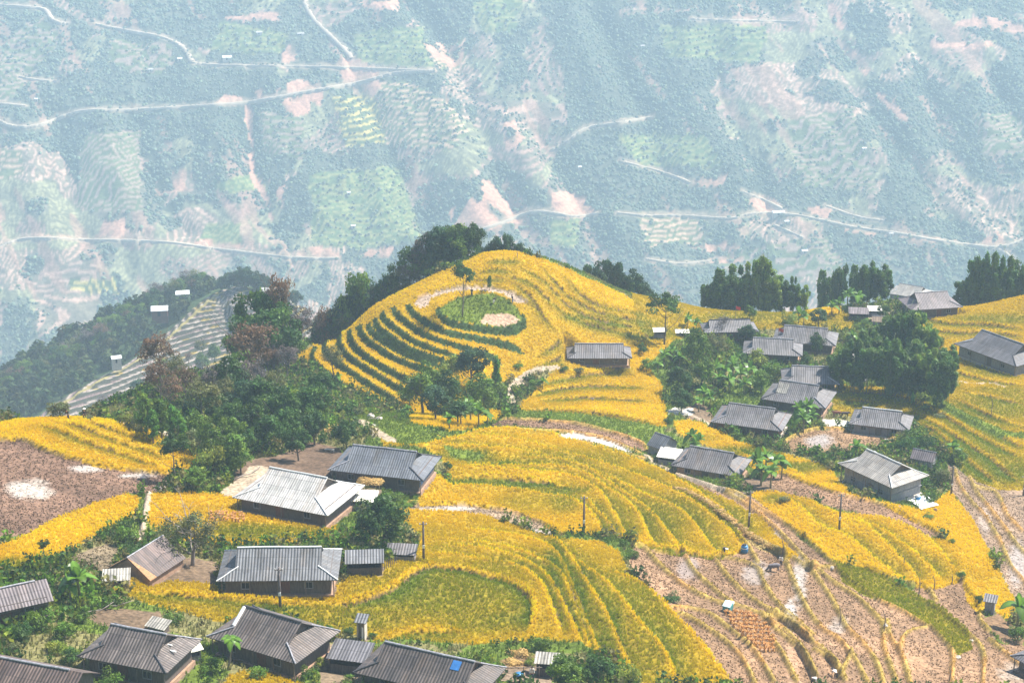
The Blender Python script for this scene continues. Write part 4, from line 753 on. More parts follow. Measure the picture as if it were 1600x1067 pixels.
def half_roof(L, W, wh, pk, gable=False):
    rise = pk * W; H = wh + rise; yg = .55 * W / 2; zg = wh + .40 * rise; hip = .30 * W; xr = L / 2 - hip; xo = xr + .35
    mb = MB()
    def uvp(q, ax):                                     # u along the eave, v up the slope
        return [(p[0], (W / 2 - abs(p[1])) * 1.15) for p in q] if ax == 'x' else [(p[1], (L / 2 - abs(p[0])) * 1.15) for p in q]
    if gable:
        for s in (-1, 1):
            q = [(-L / 2, s * W / 2, wh), (L / 2, s * W / 2, wh), (L / 2, s * yg, zg + .12), (-L / 2, s * yg, zg + .12)]; q2 = [(-L / 2, s * yg, zg + .12), (L / 2, s * yg, zg + .12), (L / 2, 0, H), (-L / 2, 0, H)]
            for g in (q, q2): g = g if s < 0 else g[::-1]; mb.slab(g, .07, uvp(g, 'x'))
        return mb, [('x', -L / 2, L / 2, H)], [], xr, yg, zg, H
    hips = []
    for s in (-1, 1):
        q = [(-L / 2, s * W / 2, wh), (L / 2, s * W / 2, wh), (xr, s * yg, zg), (-xr, s * yg, zg)]; q2 = [(-xo, s * yg * 1.02, zg - .02), (xo, s * yg * 1.02, zg - .02), (xo, 0, H), (-xo, 0, H)]
        for g in (q, q2): g = g if s < 0 else g[::-1]; mb.slab(g, .07, uvp(g, 'x'))
        g = [(s * L / 2, -W / 2, wh), (s * L / 2, W / 2, wh), (s * xr, yg, zg), (s * xr, -yg, zg)]; g = g if s > 0 else g[::-1]; mb.slab(g, .07, uvp(g, 'y'))
        for t in (-1, 1): hips.append([(s * L / 2, t * W / 2, wh + .04), (s * xr, t * yg, zg + .05)])
    return mb, [('x', -xo, xo, H)], hips, xr, yg, zg, H
def jitter_pts(a, b, n, j, r_):
    return [tuple(a[k] + (b[k] - a[k]) * i / n + (r_.uniform(-j, j) if 0 < i < n else 0) for k in range(3)) for i in range(n + 1)]
def house(name, ctr, L, W, yaw, zg_, wh, pk, rtype, tone, label, wall=None, cap=None, two=False, seed=1):
    r_ = random.Random(seed); t = empty(name, (ctr[0], ctr[1], zg_), yaw); tag(t, label, 'house')
    wall = wall or M_plank; mb, rid, hips, xr, yg, zgb, H = half_roof(L, W, wh, pk, rtype == 'gable')
    roof = mb.build('roof', M_ROOF[tone], t); b = MB(); b.tube(jitter_pts((-xr - .3, 0, H + .03), (xr + .3, 0, H + .03), 6, .03, r_), .11, 6); b.build('ridge_cap', cap or M_cap, roof)
    if hips:
        for h_ in hips: q = MB(); q.tube(jitter_pts(h_[0], h_[1], 3, .03, r_), .08, 5); q.build('hip_cap', M_capw if tone in ('pale', 'pale2', 'steel') else M_capd if r_.random() < .6 else M_cap, roof)
        for s in (-1, 1):
            q = MB(); x = s * (xr - .05); g = [(x, -yg, zgb), (x, yg, zgb), (x, 0, H - .1)]; g2 = [(x - s * .06, a[1], a[2]) for a in g]
            q.add(g + g2, [(0, 1, 2), (5, 4, 3), (0, 3, 4, 1), (1, 4, 5, 2), (2, 5, 3, 0)]); q.build('gable_board', M_plankr if tone == 'dark' else M_plank, roof)
    iw, il = W / 2 - .75, L / 2 - .85
    if rtype == 'gable':
        iw, il = W / 2 - .5, L / 2 - .5
    w = MB(); th = .14
    w.box(-il, il, -iw, -iw + th, .35, wh + .35); w.box(-il, il, iw - th, iw, .35, wh + .35); w.box(-il, -il + th, -iw + th, iw - th, .35, wh + .35); w.box(il - th, il, -iw + th, iw - th, .35, wh + .35)
    if rtype == 'gable':
        for s in (-1, 1): x = s * il; w.add([(x, -iw, wh + .3), (x, iw, wh + .3), (x, 0, H - .25), (x - s * th, -iw, wh + .3), (x - s * th, iw, wh + .3), (x - s * th, 0, H - .25)], [(0, 1, 2), (5, 4, 3), (0, 3, 4, 1), (1, 4, 5, 2), (2, 5, 3, 0)])
    w.build('wall', wall, t); p = MB(); p.box(-il - .25, il + .25, -iw - .25, iw + .25, -.9, .35); p.build('plinth', M_pale if wall in (M_plankr, M_plankg) else M_earth, t)
    d = MB(); dx = r_.uniform(-.8, .8); d.box(dx - .55, dx + .55, -iw - .05, -iw - .003, .36, 2.1); dr = d.build('door', M_plankr if wall is M_plank else M_plank, t); MB().box(dx - .42, dx - .36, -iw - .1, -iw - .05, 1.1, 1.25).build('handle', M_capd, dr)
    for wx in [-.62 * il, .58 * il]:
        w0 = MB().box(wx - .4, wx + .4, -iw - .04, -iw - .003, 1.15, 1.85).build('window', M_dark, t); fr = MB()
        for a_ in ((wx - .5, wx - .4, 1.05, 1.95), (wx + .4, wx + .5, 1.05, 1.95), (wx - .4, wx + .4, 1.05, 1.15), (wx - .4, wx + .4, 1.85, 1.95), (wx - .03, wx + .03, 1.15, 1.85)): fr.box(a_[0], a_[1], -iw - .09, -iw - .042, a_[2], a_[3])
        fr.build('frame', M_plankg, w0)
    fr = MB(); fr.box(-il, il, -iw - .09, -iw - .01, wh - .45, wh - .30); fr.box(-il, il, -iw - .08, -iw - .01, .36, .5); fr.build('beam', M_wood, t)
    for px in np.linspace(-L / 2 + .5, L / 2 - .5, 5 if L > 11 else 4):
        MB().tube([(px, -W / 2 + .35, -.6), (px + r_.uniform(-.04, .04), -W / 2 + .35, wh + .06)], [.075, .06], 6).build('post', M_wood, t)
    if two:
        MB().box(-il - .12, il + .12, -iw - .12, iw + .12, 1.55, 1.65).build('storey_beam', M_plankg, t); 
        for k in range(9): x = -il + .5 + k * (2 * il - 1) / 8; MB().box(x - .22, x + .22, -iw - .05, -iw - .004, 2.0, 2.75).build('shutter', M_plankg, t)
        for k in range(5): y = -iw + .7 + k * (2 * iw - 1.4) / 4; MB().box(il + .004, il + .05, y - .3, y + .3, 2.0, 2.75).build('shutter', M_plankg, t)
    return t
WALLS = {9: M_earth, 10: M_plankr, 11: M_plankg, 12: M_plankg, 18: M_plankg}
CAPS = {0: M_capw, 11: M_capw, 12: M_capw, 2: M_capw, 3: M_capd, 4: M_cap, 17: M_capd}
hs = []
for k, (h, f) in enumerate(zip(HOUSES, hfit)):
    hs.append(house('farmhouse', f[0], f[1], f[2], f[3], f[4], h[4], h[5], h[6], h[7], h[8], WALLS.get(k), CAPS.get(k), k == 12, k + 3))
def on_roof(k, x0, x1, v0, v1, mat, name, lift=.06, side=-1):
    """a patch lying on the front roof slope of house k; v measured from the eave (0) to the kink (1)"""
    f = hfit[k]; h = HOUSES[k]; L, W = f[1], f[2]; wh = h[4]; rise = h[5] * W
    def pt(x, v):
        y = -W / 2 + v * (W / 2 - .55 * W / 2) if v <= 1 else -.55 * W / 2 + (v - 1) * .55 * W / 2
        z = wh + .4 * rise * v if v <= 1 else wh + .4 * rise + (v - 1) * .6 * rise
        return (x, y, z + lift)
    mb = MB(); n = 5
    for i in range(n):
        for j in range(3):
            a0, a1 = x0 + (x1 - x0) * i / n, x0 + (x1 - x0) * (i + 1) / n; b0_, b1_ = v0 + (v1 - v0) * j / 3, v0 + (v1 - v0) * (j + 1) / 3
            mb.slab([pt(a0, b0_), pt(a1, b0_), pt(a1, b1_), pt(a0, b1_)], .03)
    return mb.build(name, mat, hs[k])
on_roof(13, -hfit[13][1] * .30, -hfit[13][1] * .14, .9, 1.75, M_ROOF['patch'], 'pale_sheet')
f5 = hfit[4]
t5 = on_roof(4, 2.7, 3.6, 1.4, 1.85, M_bluet, 'x'); t5.name = 'tarpaulin'; t5.parent = None; t5.location = (f5[0][0], f5[0][1], f5[4]); t5.rotation_euler = (0, 0, f5[3]); tag(t5, 'crumpled blue tarpaulin patch lying near the ridge of the dark brown-grey roof', 'tarpaulin')
f1_ = hfit[1]; q = MB(); q.box(f1_[1] / 2 - .84, f1_[1] / 2 - .78, -f1_[2] / 2 + .9, f1_[2] / 2 - .9, 1.0, 2.5); q.build('blue_sheet', M_bluet, hs[1])
f3_ = hfit[3]; q = MB(); q.tube([(-f3_[1] / 2 + .30 * f3_[2] - .2, -.52 * f3_[2] / 2, HOUSES[3][4] + .42 * HOUSES[3][5] * f3_[2]), (-f3_[1] / 2 + .30 * f3_[2] - .2, -.1, HOUSES[3][4] + .98 * HOUSES[3][5] * f3_[2])], .2, 5); q.build('white_strip', M_white, hs[3])
q = MB()
for x_, y_, a_ in ((.9, -.4, .5), (1.05, -.35, 2.0), (1.7, .3, .2)): q.box(hfit[5][1] / 2 - x_ - .25, hfit[5][1] / 2 - x_ + .25, y_ - .06, y_ + .06, HOUSES[5][4] + .30 + .26 * x_, HOUSES[5][4] + .36 + .26 * x_)
q.build('paper_scrap', M_white, hs[5])
M_strawc = mat_plain('straw', (.62, .44, .18), .95, .4, 4, 0, .08); M_straworange = mat_plain('orange_straw', (.40, .22, .11), .95, .4, 4, 0, .08)
M_strawl = mat_leaf('loose_straw', (.62, .42, .15), .3, .8, .1)
def straw_me(rx, ry, rz, seed, n=900):
    g = np.random.default_rng(seed); d = g.normal(size=(n, 3)); d /= np.linalg.norm(d, axis=1)[:, None]; d[:, 2] = np.abs(d[:, 2]); p = d * np.array([rx, ry, rz]) * g.uniform(.75, 1.1, (n, 1)) * (1 + .25 * np.sin(d[:, :1] * 5 + seed))
    a = g.normal(size=(n, 3)) * np.array([1, 1, .35]); a /= np.linalg.norm(a, axis=1)[:, None]; b = np.cross(a, d); b /= np.linalg.norm(b, axis=1)[:, None] + 1e-9; s_ = g.uniform(.12, .3, (n, 1)); w = .05
    q = np.stack([p - a * s_ - b * w, p + a * s_ - b * w, p + a * s_ + b * w, p - a * s_ + b * w], 1).reshape(-1, 3); c = np.repeat(g.uniform(.6, 1.25, (n, 1)), 4, 0) * np.ones((1, 3)); return mesh_np('straw', q, np.arange(4 * n).reshape(-1, 4), M_strawl, c)
def shed(s, p):
    u, v, L, W, yd, wh, rt, tone, label = s; t = empty('shed' if rt != 'hay' else 'straw_rack', (p[0], p[1], float(gz(p[0], p[1]))), R(yd)); tag(t, label, 'shed' if rt != 'hay' else 'straw rack')
    il, iw = L / 2 - .25, W / 2 - .2; r_ = random.Random(int(u))
    if rt == 'mono':
        rf = MB(); a = wh - .1; b = wh + .16 * W + .1; g = [(-L / 2, -W / 2, a), (L / 2, -W / 2, a), (L / 2, W / 2, b), (-L / 2, W / 2, b)]; rf.slab(g, .06, [(q[0], q[1]) for q in g]); rf.build('roof', M_ROOF[tone], t)
        w = MB(); small = L < 2; w.box(-il, -il + .08, -iw, iw, -.3, wh - .1); w.box(il - .08, il, -iw, iw, -.3, wh - .1); w.box(-il + .08, il - .08, iw - .08, iw, -.3, wh)
        if not small: w.box(-il + .08, il - .08, -iw, -iw + .08, -.3, wh * .55)
        w.build('wall', M_pale if small and tone == 'steel' else M_plankg if tone in ('grey', 'white') else M_plank, t)
        if small and tone == 'steel': q = MB(); q.slab([(il * .2, -iw - .05, .3), (il * .8, -iw - .25, .35), (il * .75, -iw - .1, 1.6), (il * .3, -iw - .02, 1.7)], .03); q.build('curtain', M_white, t)
        elif small: MB().box(-il + .08, il - .08, -iw, -iw + .06, -.3, wh - .15).build('door', M_plankg, t)
    elif rt in ('gable', 'gableY'):
        if rt == 'gableY': L, W, il, iw = W, L, iw, il; t.rotation_euler[2] += math.pi / 2
        rf = MB(); H = wh + .34 * W
        for s_ in (-1, 1):
            g = [(-L / 2, s_ * W / 2, wh - .1), (L / 2, s_ * W / 2, wh - .1), (L / 2, 0, H), (-L / 2, 0, H)]; g = g if s_ < 0 else g[::-1]; rf.slab(g, .07, [(q[0], q[1]) for q in g])
        r0 = rf.build('roof', M_ROOF[tone], t); MB().tube([(-L / 2, 0, H + .02), (L / 2, 0, H + .02)], .08, 5).build('ridge_cap', M_cap, r0)
        w = MB(); w.box(-il, il, -iw, -iw + .1, -.4, wh); w.box(-il, il, iw - .1, iw, -.4, wh); w.box(-il, -il + .1, -iw + .1, iw - .1, -.4, wh + .1); w.box(il - .1, il, -iw + .1, iw - .1, -.4, wh + .1)
        for s_ in (-1, 1): x = s_ * il; w.add([(x, -iw, wh), (x, iw, wh), (x, 0, H - .2), (x - s_ * .1, -iw, wh), (x - s_ * .1, iw, wh), (x - s_ * .1, 0, H - .2)], [(0, 1, 2), (5, 4, 3), (0, 3, 4, 1), (1, 4, 5, 2), (2, 5, 3, 0)])
        w.build('wall', M_earth if tone == 'thatch' else M_plankg, t)
        if tone == 'thatch':
            for s_ in (-1, 1): g = [(-L / 2 - .03, s_ * W / 2 * 1.02, wh - .02), (-L / 2 + 1.1, s_ * W / 2 * 1.02, wh - .02), (-L / 2 + .5, s_ * W * .22, wh + .2 * W), (-L / 2 - .03, s_ * .10, H - .02)]; q = MB(); q.slab(g if s_ < 0 else g[::-1], .1); q.build('straw_thatch', M_straworange, t)
    else:
        ob('straw', straw_me(L / 2, W / 2, .35, 61), t, (0, 0, wh + .1)); q = MB()
        for sx in (-1, 1):
            for sy in (-1, 1): MB().tube([(sx * il * .8, sy * iw * .8, -.2), (sx * il * .8, sy * iw * .8, wh)], .06, 5).build('leg', M_wood, t)
        MB().box(-il, il, -iw, iw, wh, wh + .08).build('platform', M_wood, t)
    return t
for s, p in zip(SHEDS, shfit): shed(s, p)
# far houses (real houses, seen small)
def small_house(P, L, W, H, yaw, rc, label, name='distant_house', wc=None, group=None):
    t = empty(name, tuple(P), yaw); tag(t, label, 'house', group); MB().box(-L / 2 + .3, L / 2 - .3, -W / 2 + .3, W / 2 - .3, -3, H).build('wall', wc or M_pale, t); rf = MB(); h2 = H + .28 * W
    for s_ in (-1, 1):
        g = [(-L / 2, s_ * W / 2, H), (L / 2, s_ * W / 2, H), (L / 2, 0, h2), (-L / 2, 0, h2)]; rf.slab(g if s_ < 0 else g[::-1], .15, [(q[0], q[1]) for q in g])
    rf.build('roof', rc, t); MB().box(-L * .12, L * .05, -W / 2 + .2, -W / 2 + .298, .2, H * .8).build('door', M_dark, t); return t
def mpt(u, v): return mhit_on(MZg, [(u, v)])[0]
for u, v, L, W, H, rc, lb in [(355, 94, 13, 8, 4, M_white, 'large white building standing beside the upper road on the mountain'), (281, 95, 7, 5, 3, M_white, 'small white roof left of the large white building on the mountain'), (236, 112, 7, 5, 3, M_ROOF['pale'], 'small grey hut below and left of the large white mountain building'),
 (470, 112 // 2, 10, 5, 3, M_ROOF['pale'], 'grey roofs at the roadside on the upper mountain, right of the white building'), (405, 109 // 2, 9, 6, 3, M_ROOF['pale'], 'second grey roof along the upper mountain road'), (57, 158, 5, 4, 3, M_white, 'tiny white hut among the terraces at the far left of the mountain'),
 (1216, 336, 16, 7, 4, M_white, 'white building at the bend of the lower right mountain road'), (1229, 349, 6, 4, 3, M_white, 'small white hut just below the bend of the lower mountain road'), (1257, 395, 8, 5, 3, M_white, 'small white house among faint terraces above the bamboo'), (1004, 75, 6, 4, 3, M_ROOF['pale'], 'pale hut high on the hazy middle of the mountain'),
 (1350, 235, 6, 4, 3, M_white, 'tiny pale hut on the spur in the right half of the mountain'), (906, 264, 5, 4, 3, M_white, 'tiny white hut in the middle of the mountainside'), (1392, 368, 6, 5, 3, M_ROOF['pale'], 'small hut below the road in the right half of the mountain'), (552, 356, 6, 4, 3, M_white, 'tiny white hut on terraces above the trees on the left'), (545, 304, 5, 4, 3, M_white, 'tiny white hut in the middle of the left mountain terraces')]:
    small_house(mpt(u, v), L * .8, W * .8, H * .8, R(8), rc, lb)
for u, v, t_, L, W, H, rc, wc, lb, yw in [(250, 492, 790, 7, 5, 2.6, M_white, M_plankr, 'white roofed house beside the crest of the terraced spur', 8), (286, 474, 815, 6, 4, 2.5, M_white, M_pale, 'small white roof just behind the crest of the terraced spur', 12), (425, 467, 760, 8.5, 6, 3, M_ROOF['pale'], M_plank, 'grey roofed house in the ravine beyond the brown trees', -8),
 (182, 566, 745, 4, 3, 2, M_white, M_pale, 'tiny white hut on the crest path of the terraced spur', 20)]:
    P = wpt(u, v, t_); P[2] = max(P[2], float(spur_z(P[0], P[1])) + .3); small_house(P, L, W, H, R(yw), rc, lb, 'ravine_house', wc)
# ------------------------------------------------------------------ trees
def leafcloud(seed, ncl, nleaf, rx, rz, cz, ls, clr=.34, shell=.75, flat=1.0, hang=0.0, top=1.0, elong=1.0, cvar=.45, low=-.45):
    g = np.random.default_rng(seed); d = g.normal(size=(ncl, 3)); d /= np.linalg.norm(d, axis=1)[:, None]; d[:, 2] = np.where(d[:, 2] < low, -d[:, 2], d[:, 2])
    rad = g.uniform(shell - .35, shell + .1, (ncl, 1)); c = d * rad * np.array([rx, rx, rz]); 
    if top != 1.0: k = (c[:, 2] / rz + 1) / 2; c[:, :2] *= (1 + (top - 1) * k)[:, None]
    c += g.normal(0, .06 * rx, c.shape); cr = clr * rx * g.uniform(.6, 1.25, ncl); tint = g.uniform(1 - cvar, 1 + cvar, ncl); hue = g.uniform(-.14, .14, ncl)
    j = g.integers(0, ncl, nleaf); n = g.normal(size=(nleaf, 3)); n /= np.linalg.norm(n, axis=1)[:, None]; n[:, 2] = np.where(g.random(nleaf) < .5, np.abs(n[:, 2]), n[:, 2])
    p = c[j] + n * cr[j, None] * g.uniform(.55, 1.08, (nleaf, 1)) * np.array([1, 1, flat]); p[:, 2] += cz - hang * g.random(nleaf)
    nn = n + g.normal(0, .55, n.shape); nn /= np.linalg.norm(nn, axis=1)[:, None]; a = np.cross(nn, g.normal(size=nn.shape)); a /= np.linalg.norm(a, axis=1)[:, None] + 1e-9; b = np.cross(nn, a)
    s = ls * g.uniform(.55, 1.25, (nleaf, 1)); q = np.stack([p - a * s * elong, p + b * s * .55, p + a * s * elong, p - b * s * .55], 1)
    v = tint[j] * g.uniform(.75, 1.25, nleaf); C = np.stack([v * (1 + hue[j]), v, v * (1 - hue[j])], 1); return q.reshape(-1, 3), np.repeat(C, 4, 0)
M_bark = mat_plain('bark', (.14, .11, .09), .9, .35, 4, 0, .03, (3, 3, .5)); M_barkp = mat_plain('pale_bark', (.30, .25, .21), .9, .35, 4, 0, .03, (3, 3, .5))
LEAF = {'dark': (.062, .125, .020), 'mid': (.12, .20, .018), 'blue': (.048, .10, .035), 'yellow': (.22, .25, .03), 'olive': (.15, .16, .05), 'brown': (.17, .105, .06), 'grey': (.16, .135, .125), 'bamboo': (.08, .15, .022), 'bamboo_light': (.17, .25, .03), 'bright': (.12, .26, .03)}
M_LEAF = {k: mat_leaf('foliage_' + k, v, .35, .55, .18) for k, v in LEAF.items()}
def trunk_mesh(seed, h, r0, limbs=5, spread=.5, bare=0, mat=None, fork=.35):
    g = random.Random(seed); mb = MB(); P = [(0, 0, -.5)]; x = y = 0
    for i in range(1, 7): x += g.uniform(-.06, .06) * h; y += g.uniform(-.06, .06) * h; P.append((x * .5, y * .5, h * .85 * i / 6))
    mb.tube(P, [r0 * (1.25 - .95 * i / 6) for i in range(7)], 7)
    for k in range(limbs):
        i = g.randint(2, 5); a = 2 * math.pi * (k + g.random() * .6) / limbs; L = h * spread * g.uniform(.5, 1); s = P[i]; q = [s]
        for m in range(1, 5): f = m / 4; q.append((s[0] + math.cos(a) * L * f + g.uniform(-.05, .05) * L, s[1] + math.sin(a) * L * f + g.uniform(-.05, .05) * L, s[2] + L * f * (.55 + .5 * f)))
        mb.tube(q, [r0 * (.45 - .09 * m) for m in range(5)], 5)
        for z in range(bare):
            b = q[g.randint(1, 4)]; a2 = a + g.uniform(-1.4, 1.4); l2 = L * g.uniform(.25, .55); mb.tube([b, (b[0] + math.cos(a2) * l2 * .5, b[1] + math.sin(a2) * l2 * .5, b[2] + l2 * .25), (b[0] + math.cos(a2) * l2, b[1] + math.sin(a2) * l2, b[2] + l2 * g.uniform(.1, .7))], [r0 * .13, r0 * .09, r0 * .04], 4)
    return mb.mesh('trunk', mat or M_bark, True)
def crown_me(tone, *a, **k): V, C = leafcloud(*a, **k); return mesh_np('crown', V, np.arange(len(V)).reshape(-1, 4), M_LEAF[tone], C)
# kinds are modelled at about 10 m tall and scaled; (trunk, crown, height, crown centre height, width)
TREE = {}
def kind(nm, tones, tr, cr, H, cz, variants=2):
    TREE[nm] = []
    for i in range(variants):
        T = trunk_mesh(len(TREE) * 10 + i, *tr[0], **tr[1]); V, C = leafcloud(len(TREE) * 31 + i, *cr[0], **cr[1])
        for tn in tones: TREE[nm].append((T, mesh_np('crown', V, np.arange(len(V)).reshape(-1, 4), M_LEAF[tn], C), H, cz))
kind('broad', ['dark', 'blue', 'mid'], ((8, .22), dict(limbs=6)), ((26, 3400, 3.9, 3.6, 5.6, .30), dict(low=-.8)), 10, 5.6, 3)
kind('round', ['dark', 'mid'], ((6, .2), dict(limbs=5)), ((34, 4600, 4.2, 3.6, 4.6, .28), dict(clr=.30, shell=.8, low=-.8)), 9, 4.6)
kind('brown', ['brown', 'olive', 'grey'], ((9, .18), dict(limbs=8, bare=4)), ((26, 1900, 3.5, 4.0, 6.0, .22), dict(clr=.34)), 10, 6.0)
kind('conifer', ['mid', 'bright'], ((9, .16), dict(limbs=3)), ((40, 3200, 3.2, 5.2, 5.0, .26), dict(clr=.24, top=.25, low=-1)), 10.5, 5.0)
kind('shrub', ['mid', 'dark', 'yellow', 'olive'], ((2.4, .1), dict(limbs=4)), ((14, 1300, 2.1, 1.5, 1.7, .20), dict(clr=.42, low=-1)), 3.4, 1.7)
kind('sparse', ['blue', 'dark'], ((9, .16), dict(limbs=6, spread=.45)), ((24, 2200, 3.9, 2.8, 7.2, .24), dict(clr=.27, flat=.6)), 10, 7.6)
kind('bare', ['grey', 'olive'], ((6, .26), dict(limbs=11, bare=9, spread=.75, mat=M_barkp)), ((34, 3600, 4.8, 3.2, 4.6, .17), dict(clr=.26)), 8, 4.6)
kind('bamboo', ['bamboo', 'bamboo_light'], ((1, .1), dict(limbs=1)), ((44, 5200, 3.0, 5.0, 6.0, .30), dict(clr=.24, hang=1.1, elong=1.6, top=1.15, cvar=.4, low=-1)), 11.5, 6.0)
culm = MB(); culm.tube([(0, 0, -.4), (.05, 0, 3), (.25, .1, 6.5), (.9, .3, 9.5), (1.7, .6, 10.6)], [.07, .065, .05, .03, .012], 5); culm_me = culm.mesh('culm', mat_plain('bamboo_culm', (.20, .24, .08), .5, .3, 3), True)
NAMES = {'broad': ('broadleaf_tree', 'tree'), 'round': ('broadleaf_tree', 'tree'), 'brown': ('brown_tree', 'tree'), 'conifer': ('conical_tree', 'tree'), 'shrub': ('shrub', 'shrub'), 'sparse': ('open_crowned_tree', 'tree'), 'bare': ('bare_tree', 'tree'), 'bamboo': ('bamboo_clump', 'bamboo')}
tr = random.Random(5)
def tree(kd, u, v, wpx, label, group=None, tone=None, ymin=None, base=None, hs_=1.0, ground=None):
    """crown centred on pixel (u,v), wpx pixels wide, standing on the ground under it"""
    vs = TREE[kd]; T, Cr, H, cz = vs[tr.randrange(len(vs))] if tone is None else tr.choice([q for q in vs if q[1].materials[0].name == 'foliage_' + tone])
    if kd == 'bamboo': wpx *= 1.3
    cw = {'broad': 9.0, 'round': 10, 'brown': 8.4, 'conifer': 7.2, 'shrub': 5, 'sparse': 8.6, 'bare': 11, 'bamboo': 8.0}[kd]
    if base is None:
        t0 = 300.0
        for _ in range(4): sc = wpx * t0 / F / cw; P = hit(u, v, above=cz * sc * hs_, ymin=ymin); t0 = P[1] * cp - P[2] * sp
        x, y = P[0], P[1]; z = float(gz(x, y))
        if y > 480:
            a_, b_, c_ = ray(u, v); ys = np.arange(ymin or 300, 470, 2.0); gap = c_ / b_ * ys - gz(a_ / b_ * ys, ys); j = int(np.argmin(gap)); y = ys[j]; x = a_ / b_ * y; z = float(gz(x, y))
            sc = wpx * 400 / F / cw; hs_ = min(max(gap[j] / (cz * sc), .8), tr.uniform(1.3, 2.1))
    else: x, y, z = base; sc = wpx * (y * cp - z * sp) / F / cw
    t = empty(NAMES[kd][0], (x, y, z), tr.uniform(0, 6.28), (sc, sc, sc * hs_)); tag(t, label, NAMES[kd][1], group)
    if kd == 'bamboo':
        for k in range(7): c = ob('culm', culm_me, t, (tr.uniform(-1.6, 1.6), tr.uniform(-1.6, 1.6), 0), tr.uniform(0, 6.28), tr.uniform(.75, 1.05))
        ob('foliage', Cr, t)
    else: ob('trunk', T, t); ob('crown', Cr, t)
    return t
G1 = 'trees of the wood left of the golden hill'
LW = {'broad': 'green broadleaf tree packed into the wood between the golden hill and the left fields', 'brown': 'brown thin-leaved tree in the wood between the golden hill and the left fields', 'conifer': 'pointed bright green tree at the lower left rim of the wood', 'round': 'round-crowned green tree in the wood between the golden hill and the left fields', 'shrub': 'low bush at the rim of the wood left of the golden hill', 'sparse': 'open-crowned tree in the wood left of the golden hill'}
for kd, tone, pts in [
 ('conifer', None, [(228,642,40),(250,650,44),(270,655,36),(238,662,36),(285,672,30)]), ('shrub', None, [(196,655,22),(205,662,18),(215,668,20),(300,648,34),(318,668,40),(345,672,36),(300,690,40),(275,690,26),(545,632,26),(560,640,24),(530,648,22)]),
 ('brown', 'brown', [(246,552,58),(248,590,50),(290,600,44),(455,430,40),(480,450,46),(512,440,44),(402,560,44),(395,545,44),(420,560,40),(505,468,44),(438,470,40),(268,612,40)]),
 ('brown', 'olive', [(318,622,58),(505,540,44),(545,520,44),(432,600,42),(275,580,40),(520,560,34),(350,615,40)]), ('brown', 'grey', [(566,430,46),(575,455,36),(395,590,46),(548,415,34),(470,505,44),(330,595,40),(450,560,40),(600,440,30)]),
 ('broad', 'dark', [(400,505,54),(425,520,50),(450,540,50),(385,535,46),(360,590,54),(415,620,56),(440,640,60),(485,630,66),(500,605,50),(395,650,48),(360,650,46),(420,672,50),(455,668,50),(490,662,50),(465,690,40),(340,640,40),(610,415,40),(635,402,42),(660,390,40),(690,384,44),(715,380,40),(738,384,34),(650,415,50),(680,400,50),(620,440,44),(590,460,44),(705,395,40)]),
 ('broad', 'blue', [(635,460,46),(660,435,40),(575,480,46),(600,478,40),(645,440,40),(715,388,40),(670,420,36),(560,495,40),(490,500,44),(520,505,44),(380,620,44),(300,640,30),(725,395,30)]),
 ('broad', 'mid', [(556,470,50),(565,495,44),(380,570,40),(405,640,40),(330,690,46),(360,700,46),(310,665,40),(430,500,40),(535,480,40),(470,650,30),(345,660,34),(500,650,36)]),
 ('sparse', None, [(606,425,40),(540,440,40),(625,405,30)]), ('round', None, [(365,675,44),(385,690,38),(400,668,36)])]:
    for u, v, w in pts:
        if v < 470 and u > 560:
            k2 = tr.choice(['broad', 'broad', 'brown', 'conifer', 'sparse', 'round']); t2 = {'broad': tr.choice(['dark', 'mid', 'blue']), 'brown': tr.choice(['grey', 'olive']), 'conifer': 'mid', 'sparse': 'dark', 'round': 'dark'}[k2]
            tree(k2, u, v + tr.uniform(-12, 6), w * tr.uniform(.9, 1.35), 'one of the mixed trees on the steep slope just left of the golden hilltop', 'mixed trees left of the golden hilltop', t2, ymin=352); continue
        tree(kd, u, v, w * (1.12 if u > 470 and v > 580 else 1.3), LW[kd] + (', dark' if tone == 'dark' else ', bluish' if tone == 'blue' else ', lighter' if tone == 'mid' else ', olive' if tone == 'olive' else ', greyish' if tone == 'grey' else ''), G1, tone, ymin=(352 if (v < 470 and u > 560) or (u > 478 and v < 546) else 335 if v < 500 and u > 450 else None))
for u, v, w in [(752,390,30),(775,380,34),(795,376,36),(812,382,30),(826,392,20),(764,378,28)]: tree('broad', u, v, w, 'dark pine-like tree on the skyline just behind the golden hilltop', 'trees behind the golden hilltop', 'blue', ymin=364)
for u, v, w in [(905,428,22),(922,424,34),(945,418,40),(962,436,34),(975,428,30),(985,448,38),(1002,455,30),(1012,468,24),(935,440,30),(955,452,30)]: tree('broad', u, v, w, 'dark blue-green tree behind the right shoulder of the golden hill', 'trees behind the right shoulder of the golden hill', 'blue', ymin=383)
